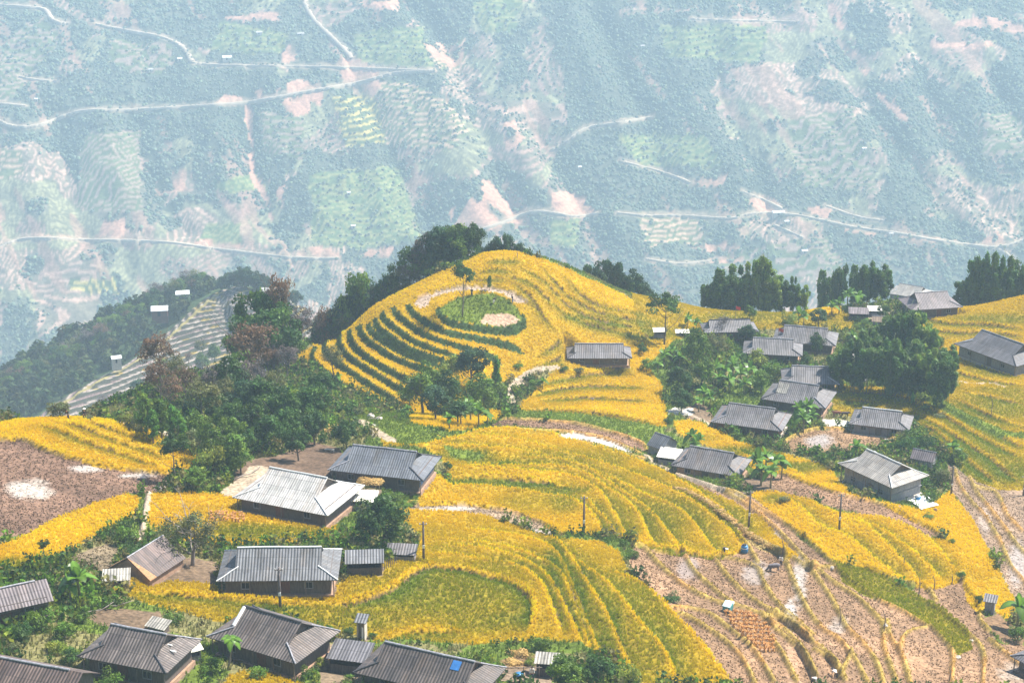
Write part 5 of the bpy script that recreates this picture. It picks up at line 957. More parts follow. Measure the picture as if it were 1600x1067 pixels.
UQ = [ # single trees: kind, tone, u, v, width px, label, height stretch
('sparse','dark',722,430,52,'tall tree with two slender trunks on the grassy knoll of the golden hill',1.5),('conifer','mid',765,440,14,'small slim tree behind the two-trunked tree on the knoll',1.5),
('sparse','dark',1040,478,76,'wide open-crowned dark tree at the right end of the golden slope',.95),('round','dark',1062,592,54,'dark round tree right of the solitary grey house',1.0),('round','dark',1065,625,44,'lower dark round tree above the concrete yard',1.0),('broad','mid',1090,540,56,'bushy tree above the bananas in the village centre',1.0),
('broad','mid',1098,580,50,'leafy green tree between the round dark tree and the banana grove',1.0),('bare','grey',1128,508,46,'leafless grey tree in front of the half hidden grey roof',1.0),('brown','olive',1122,538,44,'olive-brown bush under the leafless grey tree',.8),('broad','blue',1165,520,36,'grey-green tree right of the leafless grey tree',.8),
('shrub','yellow',1183,562,44,'yellow-green tree in front of the grey house in the village centre',1.1),('shrub','mid',1205,580,44,'green bush left of the house with the pale roof patch',1.0),('broad','mid',1190,595,44,'dark green bush at the foot of the yellow-green tree',.8),('broad','dark',1277,535,30,'small dark dense tree in front of the long grey house with the flag',1.1),('shrub','dark',1258,560,28,'dark shrub at the right corner of the house in the village centre',1.0),
('bare','olive',1247,612,38,'thin bare tree before the house with the pale roof patch',.9),('round','mid',1172,487,26,'small bright green round tree on the yellow-green back field',1.0),('shrub','yellow',1232,497,34,'yellowish bush left of the orange patch of rice',1.0),('broad','dark',1280,495,36,'green tree left of the small mauve roofed shed',.8),('shrub','yellow',1330,525,40,'yellow-green bush row above the bamboo grove',.8),
('broad','dark',1381,487,26,'dark tree left of the skyline house yard',.9),('shrub','mid',1355,505,26,'bush under the white roofed skyline shed',.8),('shrub','yellow',1345,700,26,'yellowish bush behind the two-storey house',1.0),('shrub','dark',1370,715,34,'dark bush behind the ridge of the two-storey house',1.0),('shrub','dark',1415,690,40,'grey-green bush above the small mauve shed',1.2),('shrub','dark',1445,690,36,'dark green bush right above the small mauve shed',1.2),('shrub','mid',1425,675,26,'bush at the lower right corner of the white-ridged house',1.0),
('shrub','olive',1472,745,38,'flowering bush with pale blossoms beside the dark pole',1.2),('shrub','mid',1500,712,34,'green bush where the olive terraces end at the bare strips',1.0),('conifer','bright',1426,622,12,'slim bright green sapling right of the white-ridged house',1.6),('shrub','mid',1446,634,20,'bright green bush right of the slim sapling',.6),('shrub','olive',1470,648,24,'olive tuft of weeds in the yellow terrace',.5),
('sparse','dark',270,695,68,'airy acacia-like tree with a thin dark trunk over the golden field edge',1.0),('shrub','yellow',335,715,60,'yellow-green tree with autumn tinge left of the pale house',1.3),('broad','mid',375,715,56,'green tree left of the pale house, above the dirt track',.8),('broad','mid',310,745,44,'lower green tree at the foot of the acacia-like tree',.8),
('bare','olive',297,835,128,'big gnarled half-bare tree with pale branches beside the straw-roofed shed',1.0),('shrub','mid',197,838,46,'green bush beside the footpath in the left fields',1.1),('shrub','dark',205,862,38,'dark shrub behind the straw-roofed shed',1.0),('sparse','dark',67,850,28,'small thin tree at the rim of the left golden field',1.0),('shrub','dark',64,878,24,'dark round bush under the small thin tree at left',1.0),
('round','dark',598,815,112,'large glossy green broadleaf tree behind the small lean-to',.9),('bare','olive',543,730,44,'sparse brown tree in front of the blue-grey house',1.0),('round','dark',540,678,56,'dense dark tree behind the long slate-grey house',1.0),('broad','blue',528,760,26,'dark green shrub between the pale house and the brown tree',.8),
('broad','mid',660,602,58,'leafy tree in front of the golden hill terraces, left one of two',1.0),('broad','blue',735,570,50,'dark tree over the right end of the green terrace banks',1.0),('broad','dark',700,610,50,'dark tree between the two leafy trees at the hill foot',1.0),('broad','mid',755,610,54,'green tree above the bananas at the hill foot',.8),('shrub','mid',640,618,34,'bush at the lower end of the terrace banks',1.0),('broad','blue',680,625,44,'bluish tree left of the bananas at the hill foot',.9),('shrub','yellow',705,575,34,'yellow-green bamboo-like bush behind the trees at the hill foot',1.3),('conifer','bright',775,580,24,'yellowish plume-shaped tree beside the footpath',1.4),
('broad','dark',715,640,40,'dark shadowy tree behind the bananas at the hill foot',.7),('shrub','mid',835,600,28,'bush between the two branches of the footpath',.8),('shrub','dark',880,575,18,'bush at the left corner of the solitary grey house',1.0),('shrub','mid',810,570,20,'tuft of bushes beside the footpath bend',.7),('shrub','olive',905,578,22,'olive weeds before the solitary grey house',.5),
('shrub','dark',1003,545,22,'thin shrub right of the solitary grey house roof',1.2),('shrub','mid',1010,570,30,'green shrub at the right corner of the solitary grey house',.9),('shrub','mid',1030,712,22,'light bush below the white sheet lean-to',.7),('shrub','dark',1045,655,20,'dark shrub at the edge of the middle golden field',.9),
('broad','mid',880,1045,70,'spreading green bush at the bottom edge beside the patched hut',.8),('broad','dark',935,1048,66,'dark green tree at the bottom edge right of the patched hut',.8),('shrub','yellow',985,1055,60,'yellow-green bush at the bottom edge beside the rice slope',1.0),('shrub','mid',845,1005,40,'shrub at the lower corner of the green-gold field',.8),('shrub','yellow',830,1030,30,'yellowish shrub beside the cut rice patch',.7),
('shrub','mid',975,848,22,'bright green bush at the head of the bare paddies',.8),('shrub','mid',990,865,28,'larger bright green bush at the head of the bare paddies',.8),('shrub','dark',1050,932,36,'dark green bush on the edge between gold rice and bare paddies',.6),
('shrub','mid',60,965,60,'leafy green bush below the mauve-grey roof',1.0),('shrub','dark',30,985,50,'dark green bush at the left edge below the mauve-grey roof',1.0),('shrub','mid',100,985,50,'big-leaved green bush in the middle of the lower left garden',1.0),('shrub','yellow',85,1010,40,'yellow-green bush above the rusty gabled roof',.8),('shrub','mid',130,960,40,'green bush left of the brown ribbed house',.9),('shrub','dark',110,1025,44,'dark bush between the rusty roof and the brown ribbed house',.8),('shrub','mid',170,1058,50,'green bush below the brown ribbed house at the bottom edge',.8),('shrub','olive',205,1050,36,'brownish flowering bush in front of the brown ribbed house',1.1),('shrub','olive',20,1010,40,'olive bush at the left edge',.6),
('shrub','mid',330,1040,44,'green bush beside the papaya tree, left side',.8),('shrub','mid',400,1050,40,'green bush right of the papaya tree',.7),('shrub','yellow',310,1010,30,'light bush between the two lower left houses',.8),('shrub','mid',270,965,40,'green bush over the bank behind the lower left house',.6),('shrub','mid',175,935,34,'green bush at the west tip of the front rice field',.6),
('shrub','mid',480,1050,36,'bush in front of the brown-grey house corner',.8),('shrub','yellow',500,1035,26,'twiggy yellow bush beside the small ribbed roof',.9),('shrub','mid',545,1062,32,'bush at the bottom edge beside the dirt yard',.7),('shrub','dark',545,985,24,'dark green plants left of the outhouse',.6),('shrub','dark',582,992,18,'dark green plants right of the outhouse',.7),
('shrub','mid',560,775,24,'green weeds beside the straw rack',.5),('shrub','mid',610,775,44,'green vegetable bed in front of the slate-grey house',.35),('shrub','mid',640,785,36,'green vegetable plants at the right of the slate-grey house',.35),('shrub','olive',570,800,40,'olive shrub behind the large glossy green tree',.7),('shrub','dark',700,728,20,'dark shrub at the blue end wall',1.0),
('shrub','mid',1450,805,22,'green weeds below the white drying sheet',.5),('shrub','mid',1502,898,20,'green shrub at the corner of the big golden field',.9),('shrub','dark',1530,935,16,'small dark tree left of the grey plank outhouse',1.4),('shrub','mid',1488,845,14,'green weeds on the bank right of the big golden field',.8),('shrub','dark',1320,800 - 90,20,'dark plants at the left corner of the two-storey house',.8),
('shrub','olive',1225,780,26,'olive weeds beside the banana clump',.5),('shrub','olive',92,640,34,'yellow-green bush on the left skyline beside the walkers',1.1),('shrub','olive',140,652,20,'low bush on the left skyline',.6),('shrub','mid',1590,990,40,'dark leafy plant mass at the right edge under the banana leaves',1.0),
('broad','blue',410,440,40,'hazy tree behind the ravine house',1.0)]
for kd, tone, u, v, w, lb, hsx in UQ: tree(kd, u, v, w * (1.35 if 620 < u < 790 and 560 < v < 660 else 1.0), lb, None, tone, hs_=hsx, ymin=(Y0 if v > 480 else None))
GB = 'bamboo of the grove right of the village'
for u, v, w, tn in [(1335,560,46,0),(1355,545,50,0),(1378,530,52,0),(1400,525,48,0),(1420,520,54,0),(1440,530,50,1),(1455,545,44,1),(1365,570,54,0),(1395,565,56,0),(1425,565,56,0),(1450,575,46,1),(1475,585,44,0),(1480,565,36,0),(1340,580,36,0),(1465,600,40,0),(1310,572,36,0),(1430,590,40,0),(1405,590,36,0)]:
    tree('bamboo', u, v, w, 'dark green bamboo clump in the dense grove right of the village houses' if not tn else 'lighter yellow-green bamboo clump on the right flank of the grove', GB, ['bamboo', 'bamboo_light'][tn] if tr.random() < .8 else None, hs_=tr.uniform(.8, 1.15))
for u, v, w in [(1112,478,38),(1130,462,36),(1150,455,38),(1171,448,36),(1189,436,36),(1205,455,34),(1140,485,34),(1222,462,36),(1240,458,24),(1130,480,40),(1160,475,40),(1255,470,20),(1195,472,34)]: tree('bamboo', u, v, w, 'feathery bamboo clump on the skyline behind the back field', 'bamboo on the skyline left of the village', 'bamboo_light' if u % 2 else 'bamboo', ymin=388)
for u, v, w in [(1288,455,36),(1312,448,34),(1338,446,34),(1355,440,34),(1376,445,30)]: tree('bamboo', u, v, w, 'bushy clump on the skyline left of the two skyline houses', 'bushes on the skyline left of the two houses', 'bamboo', ymin=402)
for u, v, w in [(1510,465,40),(1575,478,46),(1545,480,44),(1600,480,40),(1528,440,44),(1548,435,50),(1572,448,50),(1598,440,50),(1535,465,40),(1560,470,44),(1590,472,44)]: tree('bamboo', u, v, w, 'tall drooping dark bamboo at the upper right edge of the picture', 'bamboo at the upper right edge', 'bamboo', ymin=398)
# undergrowth: leafy clumps over the unfarmed ground
x, y = scatter(52000); m = (look(CLSG, x, y) == 0); x, y = x[m], y[m]; pu, pv = proj(x, y, gz(x, y))
wood = inpoly(pu, pv, [(190, 660), (240, 540), (380, 430), (560, 380), (700, 420), (560, 520), (470, 550), (600, 640), (560, 670), (500, 700), (400, 740), (300, 760), (230, 700)]) | (fbm(x * .05, y * .05, 3) > .52); k = (wood | (rng.random(len(x)) < .3)) & ~((pu > 715) & (pu < 1010) & (y > 350)) & ~((pu >= 1010) & (y > 386) & (rng.random(len(x)) < .85)); x, y, wood = x[k], y[k], wood[k]; z = gz(x, y)
V0, C0 = leafcloud(77, 7, 34, .75, .55, .45, .2, clr=.5, low=-1); nq = len(V0); n = len(x); a = rng.uniform(0, 6.28, n); sc = np.where(wood, rng.uniform(.7, 2.0, n), rng.uniform(.4, 1.0, n))
P = np.empty((n, nq, 3)); P[..., 0] = (V0[:, 0] * np.cos(a)[:, None] - V0[:, 1] * np.sin(a)[:, None]) * sc[:, None] + x[:, None]; P[..., 1] = (V0[:, 0] * np.sin(a)[:, None] + V0[:, 1] * np.cos(a)[:, None]) * sc[:, None] + y[:, None]; P[..., 2] = V0[:, 2] * sc[:, None] + z[:, None]
pal = np.array([(.06, .12, .015), (.11, .20, .015), (.19, .23, .02), (.06, .10, .02), (.18, .16, .05)]); c = pal[rng.integers(0, 5, n)] * rng.uniform(.6, 1.3, (n, 1)); C = c[:, None] * C0[None]
print('undergrowth', n); tag(ob('undergrowth', mesh_np('undergrowth', P.reshape(-1, 3), np.arange(n * nq).reshape(-1, 4), M_blade, C.reshape(-1, 3))), 'leafy undergrowth between trees and around the gardens', 'undergrowth', kind='stuff')
x, y, z, r, c = VF; V0, C0 = leafcloud(78, 9, 46, .85, .8, .55, .30, clr=.45, low=-1); nq = len(V0); n = len(x); a = rng.uniform(0, 6.28, n); r = r * 1.15
P = np.empty((n, nq, 3)); P[..., 0] = (V0[:, 0] * np.cos(a)[:, None] - V0[:, 1] * np.sin(a)[:, None]) * r[:, None] + x[:, None]; P[..., 1] = (V0[:, 0] * np.sin(a)[:, None] + V0[:, 1] * np.cos(a)[:, None]) * r[:, None] + y[:, None]; P[..., 2] = V0[:, 2] * r[:, None] * 1.1 + z[:, None]
tag(ob('spur_forest', mesh_np('spur_forest', P.reshape(-1, 3), np.arange(n * nq).reshape(-1, 4), M_blade, (c[:, None] * C0[None] * np.array([1.0, 1.0, .8])).reshape(-1, 3))), 'dark woods covering the slopes around the terraced spur', 'forest', kind='stuff'); print('spur forest', n)
# trees on and around the spur in the ravine
gt = random.Random(3)
def spur_tree(u, v, t_, w, kd, lb, gr, tone=None):
    P = wpt(u, v, t_); z = float(spur_z(P[0], P[1])) if qx[0] < P[0] < qx[-1] and qy[0] < P[1] < qy[-1] else float(valley(P[0], P[1])); tree(kd, 0, 0, w, lb, gr, tone, base=(P[0], P[1], z if abs(z - P[2]) < 25 else P[2] - 3), hs_=.9)
for k in range(130):
    f = gt.random(); u = 330 - 300 * f + gt.uniform(-25, 25); v0 = 468 + 195 * f - 62; spur_tree(u - 15, v0 + gt.uniform(-4, 56), 800 - 60 * f + 30, gt.uniform(20, 38), gt.choice(['broad', 'broad', 'brown', 'round']), 'small hazy tree on the dark wooded slope behind the terraced spur', 'trees behind the terraced spur', None)
for k in range(24):
    f = gt.random(); u = 395 - 240 * f + gt.uniform(-10, 30); v = 505 + 140 * f + gt.uniform(-14, 14); spur_tree(u, v, 770 - 70 * f - 30, gt.uniform(18, 34), gt.choice(['broad', 'brown', 'broad']), 'hazy tree growing on the near flank of the terraced spur', 'trees on the near flank of the terraced spur', None)
for k in range(16): spur_tree(345 + k * 8 + gt.uniform(-5, 5), 440 + gt.uniform(-5, 12), 800, gt.uniform(18, 34), 'broad', 'hazy dark tree beyond the top of the terraced spur', 'trees beyond the top of the spur', 'blue')
# ------------------------------------------------------------------ banana plants
def leaf_mesh(seed, L=2.3, Wd=.62, arch=.9):
    g = random.Random(seed); V = []; C = []; n = 9
    for i in range(n):
        f = i / (n - 1); r = L * f; z = L * (.62 * f - arch * f * f); x = r * (.92 - .12 * f); w = Wd * math.sin(math.pi * min(1, .12 + f * .88)) ** .6 * (1 if i < n - 1 else .1); tt = .85 + g.uniform(-.15, .15)
        V += [(x, w, z + .10 * w - .18 * w * g.random()), (x, 0, z), (x, -w, z + .10 * w - .18 * w * g.random())]; C += [(tt, tt, tt), (1.7, 1.6, 1.5), (tt, tt, tt)]
    Fc = []
    for i in range(n - 1):
        a = 3 * i; Fc += [(a, a + 1, a + 4, a + 3), (a + 1, a + 2, a + 5, a + 4)]
    return mesh_np('leaf', V, np.array(Fc), mat_ban, np.array(C), smooth=False)
mat_ban = mat_leaf('banana_leaf', (.095, .19, .02), .4, .35, .3)
LM = [leaf_mesh(1), leaf_mesh(2, 2.0, .5, .6), leaf_mesh(3, 2.5, .6, 1.15), leaf_mesh(4, 1.9, .5, .25)]
stm = MB(); stm.tube([(0, 0, -.3), (.03, 0, 1), (0, .05, 2.0), (0, 0, 2.6)], [.17, .14, .11, .06], 7); stem_me = stm.mesh('stem', mat_plain('banana_stem', (.24, .20, .09), .8, .4, 3), True)
bp = random.Random(9)
def banana(u, v, hpx, label, group=None, ymin=None):
    t0 = 300.
    for _ in range(3): sc = hpx * t0 / F / 4.0; P = hit(u, v, above=2.4 * sc, ymin=ymin); t0 = P[1] * cp - P[2] * sp
    t = empty('banana_plant', (P[0], P[1], float(gz(P[0], P[1]))), bp.uniform(0, 6), sc); tag(t, label, 'banana plant', group); ob('stem', stem_me, t)
    n_ = bp.randint(8, 10)
    for k in range(n_):
        o = ob('leaf', LM[k % 4] if k < n_ - 2 else LM[3], t, (0, 0, 2.35 + .05 * k), k * 2.4 + bp.uniform(-.3, .3), bp.uniform(.8, 1.1)); o.rotation_euler[1] = -bp.uniform(.0, .5) - (.5 if k >= n_ - 2 else 0)
for grp, lb, pts in [
 ('bananas right of the earth walled house', 'banana plant in the big clump right of the earth walled house', [(1183,720,46),(1197,715,48),(1210,722,46),(1190,735,44),(1205,738,44),(1222,728,36)]),
 ('bananas above the earth walled house', 'banana plant just above the earth walled house roof', [(1080,682,34),(1092,688,32),(1086,695,30)]),
 ('bananas between the two grey houses', 'banana plant between the plank house and the white-ridged house', [(1248,640,38),(1262,636,36),(1256,655,36),(1270,650,30)]),
 ('bananas of the village centre grove', 'banana plant in the grove at the centre of the village', [(1118,575,34),(1132,580,34),(1146,572,34),(1158,585,34),(1172,578,34),(1140,595,32),(1163,600,30),(1182,590,30),(1124,592,30),(1150,560,30)]),
 ('bananas left of the village centre', 'banana plant between the solitary grey house and the bushy tree', [(1050,548,30),(1038,556,30),(1062,560,28),(1028,570,24),(1075,498,24),(1088,505,22)]),
 ('bananas below the dark round trees', 'banana plant just right of the lower dark round tree', [(1100,615,34),(1110,622,30),(1092,628,28)]),
 ('bananas behind the skyline houses', 'banana plant on the skyline behind the pale weathered roof', [(1400,432,32),(1412,428,30),(1388,440,28),(1420,438,24)]),
 ('bananas right of the skyline houses', 'banana plant on the skyline right of the mauve-grey roof', [(1478,448,30),(1490,446,28),(1500,470,20)]),
 ('bananas below the skyline', 'banana plant in the group above the small mauve roofed shed', [(1325,462,32),(1340,465,32),(1352,458,32),(1312,475,28),(1300,480,24)]),
 ('bananas before the skyline bamboo', 'banana plant in front of the skyline bamboo, beside the orange patch', [(1248,490,28),(1256,496,26)]),
 ('bananas at the hill foot', 'banana plant in the dark grove at the foot of the golden hill', [(735,636,40),(748,645,38),(720,645,34),(702,655,28),(762,650,28)])]:
    for u, v, h_ in pts: banana(u, v, h_, lb, grp, ymin=(400 if 'skyline h' in grp else None))
for u, v, h_, lb in [(122,905,62,'tall banana plant beside the mauve-grey roof in the lower left'),(108,915,44,'shorter banana plant left of the tall one in the lower left'),(1338,700,34,'banana plant behind the left end of the two-storey house'),(1490,700,32,'banana plant above the end of the bare strips'),(1592,950,60,'banana plant at the right edge above the roof corner'),(1332,525,24,'banana plant above the bamboo grove, left of the thatched hut'),(525,838,24,'small banana plant left of the large glossy tree'),(637,640,22,'bright yellow-green banana plant left of the hill foot grove'),(298,648,30,'banana plant at the rim of the wood above the acacia-like tree'),(528,590,20,'small banana plant at the foot of the terrace banks'),(1372,590,22,'banana plant low at the foot of the bamboo grove'),(1350,462,26,'banana plant beside the skyline bushes'),(848,597,20,'banana plant between the footpath branches')]: banana(u, v, h_, lb)
# papaya tree
P = hit(360, 1010, above=2.6); t = empty('papaya_tree', (P[0], P[1], float(gz(P[0], P[1])))); tag(t, 'papaya tree with a pale slanting trunk and broad leaves before the brown-grey house', 'papaya tree')
MB().tube([(-.5, 0, -.3), (-.1, 0, 1.2), (.1, 0, 2.6), (.05, 0, 3.6)], [.11, .09, .07, .05], 6).build('trunk', M_barkp, t, True)
for k in range(10): o = ob('leaf', LM[k % 3], t, (.05, 0, 3.3 + .03 * k), k * 2.4, .62); o.rotation_euler[1] = -.2 + .05 * k
q = MB()
for k in range(7): a = k * .9; q.ball((.08 + .14 * math.cos(a), .14 * math.sin(a), 2.9 + .06 * k), (.08, .08, .14), 6, 5)
q.build('fruit', mat_plain('papaya_fruit', (.22, .3, .05), .6), t, True)
# ------------------------------------------------------------------ poles, stakes, people, animals, small things
def pole(u, vt, vb, label, arm=True):
    P = hit(u, vb); t_ = P[1] * cp - P[2] * sp; h = (vb - vt) * t_ / F / cp; z = float(gz(P[0], P[1])); t = empty('utility_pole', (P[0], P[1], z)); tag(t, label, 'utility pole', 'utility poles')
    q = MB(); q.tube([(0, 0, -.5), (0, 0, h * .5), (.02, 0, h)], [.17, .14, .11], 8); q.build('post', M_pole, t, True)
    if arm:
        MB().box(-.45, .45, -.05, .05, h - .35, h - .27).build('crossarm', M_wood, t)
        for x in (-.38, .38): MB().tube([(x, 0, h - .27), (x, 0, h - .1)], [.05, .035], 6).build('insulator', M_white, t)
    q = MB(); q.box(-.14, .14, -.2, -.10, h * .32, h * .40); q.build('meter_box', M_capw, t); return t
for a in [(912, 773, 836, 'dark utility pole in the middle of the terraced yellow field, left of the bare paddies'), (662, 813, 874, 'utility pole at the right end of the low lean-to roof'), (438, 883, 950, 'utility pole standing before the steel-grey ribbed roof'), (1170, 765, 823, 'utility pole below the banana clump and earth walled house'), (1311, 770, 830, 'thickest utility pole, in the big golden field below the two-storey house'), (1486, 727, 773, 'utility pole leaning beside the flowering bush right of the two-storey house'), (1599, 742, 774, 'utility pole cut by the right edge of the picture')]: pole(*a)
for u, vt, vb, lb in [(1222, 838, 868, 'thin stake where the yellow strip meets the bunds'), (1412, 866, 882, 'thin stake in the middle of the big golden field'), (1435, 900, 932, 'stake at the lower rim of the big golden field, leftmost of three'), (1459, 898, 922, 'middle of three stakes at the lower rim of the big golden field'), (1487, 897, 913, 'rightmost of three stakes at the lower rim of the big golden field'), (1312, 945, 976, 'leaning dark stake among the bare paddies'), (1381, 950, 986, 'tall double stake among the bare paddies, left of the round bare field'), (1483, 1042, 1064, 'stake on the bund at the lower right bottom edge'), (1548, 614, 652, 'very thin pole standing in the upper right yellow terraces'), (808, 392, 403, 'short stake on the skyline of the golden hill')]:
    P = hit(u, vb); t_ = P[1] * cp - P[2] * sp; h = (vb - vt) * t_ / F / cp; q = MB(); q.tube([(0, 0, -.3), (.03 * h, 0, h * .6), (random.uniform(-.12, .05) * h, 0, h)], [.07, .06, .04], 6); o = q.build('stake', M_wood); o.location = (P[0], P[1], float(gz(P[0], P[1]))); tag(o, lb, 'stake', 'stakes in the fields')
def flag(u, vt, vb, label):
    P = hit(u, vb); t_ = P[1] * cp - P[2] * sp; h = (vb - vt) * t_ / F / cp; t = empty('flag', (P[0], P[1], float(gz(P[0], P[1])))); tag(t, label, 'flag'); MB().tube([(0, 0, -.2), (0, 0, h)], [.04, .03], 6).build('pole', M_wood, t)
    q = MB(); n = 6
    for i in range(n): a, b = i * 1.0 / n, (i + 1) * 1.0 / n; q.add([(a, .08 * math.sin(a * 7), h - .05 - .25 * a), (b, .08 * math.sin(b * 7), h - .05 - .25 * b), (b, .08 * math.sin(b * 7), h - .75 - .25 * b), (a, .08 * math.sin(a * 7), h - .75 - .25 * a)], [(0, 1, 2, 3)])
    me = q.mesh('cloth', mat_plain('flag_red', (.65, .03, .015), .7)); ob('cloth', me, t)
flag(1149, 478, 500, 'small red flag on a pole at the edge of the back field'); flag(1215, 512, 545, 'small red flag before the left slope of the long grey house')
# figures grown on a skeleton with the Skin modifier
SKIN = mat_plain('skin', (.42, .24, .15), .6, .1); CL = {k: mat_plain('cloth_' + k, c, .9, .2, 6) for k, c in dict(black=(.02, .02, .025), navy=(.03, .04, .09), white=(.75, .74, .7), grey=(.25, .24, .24), blue=(.05, .2, .45), red=(.4, .05, .04), hair=(.015, .012, .01), straw=(.75, .68, .5)).items()}
def skinned(name, V, E, Rr, mat, parent=None, lv=2, root=0):
    me = bpy.data.meshes.new(name); me.from_pydata(V, E, []); me.materials.append(mat); o = ob(name, me, parent); mo = o.modifiers.new('skin', 'SKIN'); mo.use_smooth_shade = True
    for i, r in enumerate(Rr):
        r = (r, r) if isinstance(r, (int, float)) else r; me.skin_vertices[0].data[i].radius = r
    me.skin_vertices[0].data[root].use_root = True; sb = o.modifiers.new('sub', 'SUBSURF'); sb.levels = sb.render_levels = lv; return o
def person(P, yaw, bend, label, top, bottom, hat=None, H=1.62, arms='down'):
    t = empty('person', tuple(P), yaw, H / 1.62); tag(t, label, 'person')
    hip = np.array([0, 0, .82 if bend < 1 else .74]); a = bend; up = np.array([0, -math.sin(a), math.cos(a)]); fw = np.array([0, -math.cos(a), -math.sin(a)])
    sh = hip + up * .47; nk = hip + up * .54; hd = nk + (up * .9 + fw * .3) * .14
    J = dict(hip=hip, waist=hip + up * .2, chest=hip + up * .38, neck=nk, head0=hd, head1=hd + up * .1)
    V = [hip, J['waist'], J['chest'], nk, hd, hd + up * .09]; E = [(0, 1), (1, 2), (2, 3), (3, 4), (4, 5)]; Rr = [(.14, .10), (.12, .085), (.15, .09), .05, (.085, .095), (.07, .08)]
    kx = .06; legs = []
    for s in (-1, 1):
        i = len(V); V += [np.array([s * .09, 0, .76]), np.array([s * .11, -.05 * s - .04, .44]), np.array([s * .12, .0, .08]), np.array([s * .12, -.14, .03])]; E += [(0, i), (i, i + 1), (i + 1, i + 2), (i + 2, i + 3)]; Rr += [.085, .06, .042, (.04, .03)]; legs.append(i)
        drop = np.array([0, 0, -1.0]) if arms == 'down' else fw * .8 + np.array([s * .2, 0, -.3]); drop = drop / np.linalg.norm(drop)
        j = len(V); s0 = sh + np.array([s * .19, 0, 0]); el = s0 + drop * .28 + np.array([s * .03, 0, 0]); wr = el + (drop * .8 + np.array([0, -.5, 0]) * (1 if arms == 'down' else 0)) * .24; pm = wr + drop * .07
        V += [s0, el, wr, pm]; E += [(2, j), (j, j + 1), (j + 1, j + 2), (j + 2, j + 3)]; Rr += [.055, .042, .028, (.038, .018)]
        for f_, (dx, ln) in enumerate([(-.03, .07), (-.01, .082), (.012, .076), (.032, .06)]): V += [pm + np.array([dx, 0, 0]) + drop * ln * .5, pm + np.array([dx * 1.1, -.012, 0]) + drop * ln]; k = len(V) - 2; E += [(j + 3, k), (k, k + 1)]; Rr += [.009, .008]
        V += [pm + np.array([-s * .045, -.02, .0]), pm + np.array([-s * .055, -.035, 0]) + drop * .03]; k = len(V) - 2; E += [(j + 3, k), (k, k + 1)]; Rr += [.011, .009]
    b = skinned('body', [tuple(v) for v in V], E, Rr, SKIN, t)
    V = [hip - up * .06, J['waist'], J['chest'], sh + up * .03]; E = [(0, 1), (1, 2), (2, 3)]; Rr = [(.175, .125), (.15, .11), (.18, .12), (.10, .07)]
    for s in (-1, 1):
        j = len(V); s0 = sh + np.array([s * .19, 0, 0]); drop = np.array([0, 0, -1.0]) if arms == 'down' else fw * .8 + np.array([s * .2, 0, -.3]); drop = drop / np.linalg.norm(drop); el = s0 + drop * .28 + np.array([s * .03, 0, 0]); V += [s0, el, el + (drop * .8 + np.array([0, -.5, 0]) * (1 if arms == 'down' else 0)) * .18]; E += [(2, j), (j, j + 1), (j + 1, j + 2)]; Rr += [.075, .062, .052]
    skinned('jacket', [tuple(v) for v in V], E, Rr, CL[top], t)
    V = [hip + up * .03, hip - np.array([0, 0, .05])]; E = [(0, 1)]; Rr = [(.16, .12), (.16, .12)]
    for s in (-1, 1): i = len(V); V += [np.array([s * .09, 0, .72]), np.array([s * .11, -.05 * s - .04, .44]), np.array([s * .12, 0, .12])]; E += [(1, i), (i, i + 1), (i + 1, i + 2)]; Rr += [.105, .085, .07]
    skinned('trousers', [tuple(v) for v in V], E, Rr, CL[bottom], t)
    q = MB(); c = hd + up * .07
    if hat: q.ball(tuple(c + up * .06), (.24, .24, .06), 12, 5); q.ball(tuple(c + up * .1), (.12, .12, .1), 10, 5); q.build('hat', CL[hat], t, True)
    else: q.ball(tuple(c + up * .02 + np.array([0, .03, 0])), (.10, .11, .10), 10, 7); q.build('hair', CL['hair'], t, True)
    for s in (-1, 1): q = MB(); e = hd + fw * .085 + up * .02 + np.array([s * .035, 0, 0]); q.ball(tuple(e), .012, 6, 4); q.build('eye', CL['black'], b)
    q = MB(); q.ball(tuple(hd + fw * .1), (.016, .022, .026), 6, 4); q.build('nose', SKIN, b); q = MB(); q.ball(tuple(hd + fw * .088 - up * .04), (.028, .008, .008), 6, 4); q.build('mouth', CL['red'], b)
    return t
def gp(u, v): P = hit(u, v); return (P[0], P[1], float(gz(P[0], P[1])))
person(gp(132, 655), R(40), .1, 'walker in black with a white hat on the skyline above the left golden field', 'black', 'black', 'white')
person(gp(107, 655), R(-30), .4, 'person in dark clothes half hidden on the left skyline beside the yellow-green bush', 'black', 'black')
person(gp(1220, 884), R(-20), .2, 'person in white and black standing behind the grazing buffalo', 'white', 'black')
person(gp(1268, 1068), R(75), 1.45, 'person in pale top bending low at the bottom edge, left of the other bent one', 'white', 'black', None)
person(gp(1306, 1060), R(200), 1.35, 'bent person in white top and dark hat working on the bare orange paddy', 'white', 'black', 'black')
person(gp(737, 463), R(150), .1, 'person in black standing on the far rim of the knoll', 'black', 'black')
person(gp(771, 474), R(60), .9, 'person in black and white leaning forward on the knoll grass', 'black', 'white')
person(gp(801, 473), R(-60), .2, 'person in dark top at the right rim of the knoll', 'black', 'blue')
person(gp(1149 - 18, 863), R(20), 1.3, 'person in dark clothes bending beside the blue drum', 'black', 'navy', 'white')
person(gp(831, 1062), R(10), .1, 'person in white shirt standing by the rail near the patched hut', 'white', 'navy')
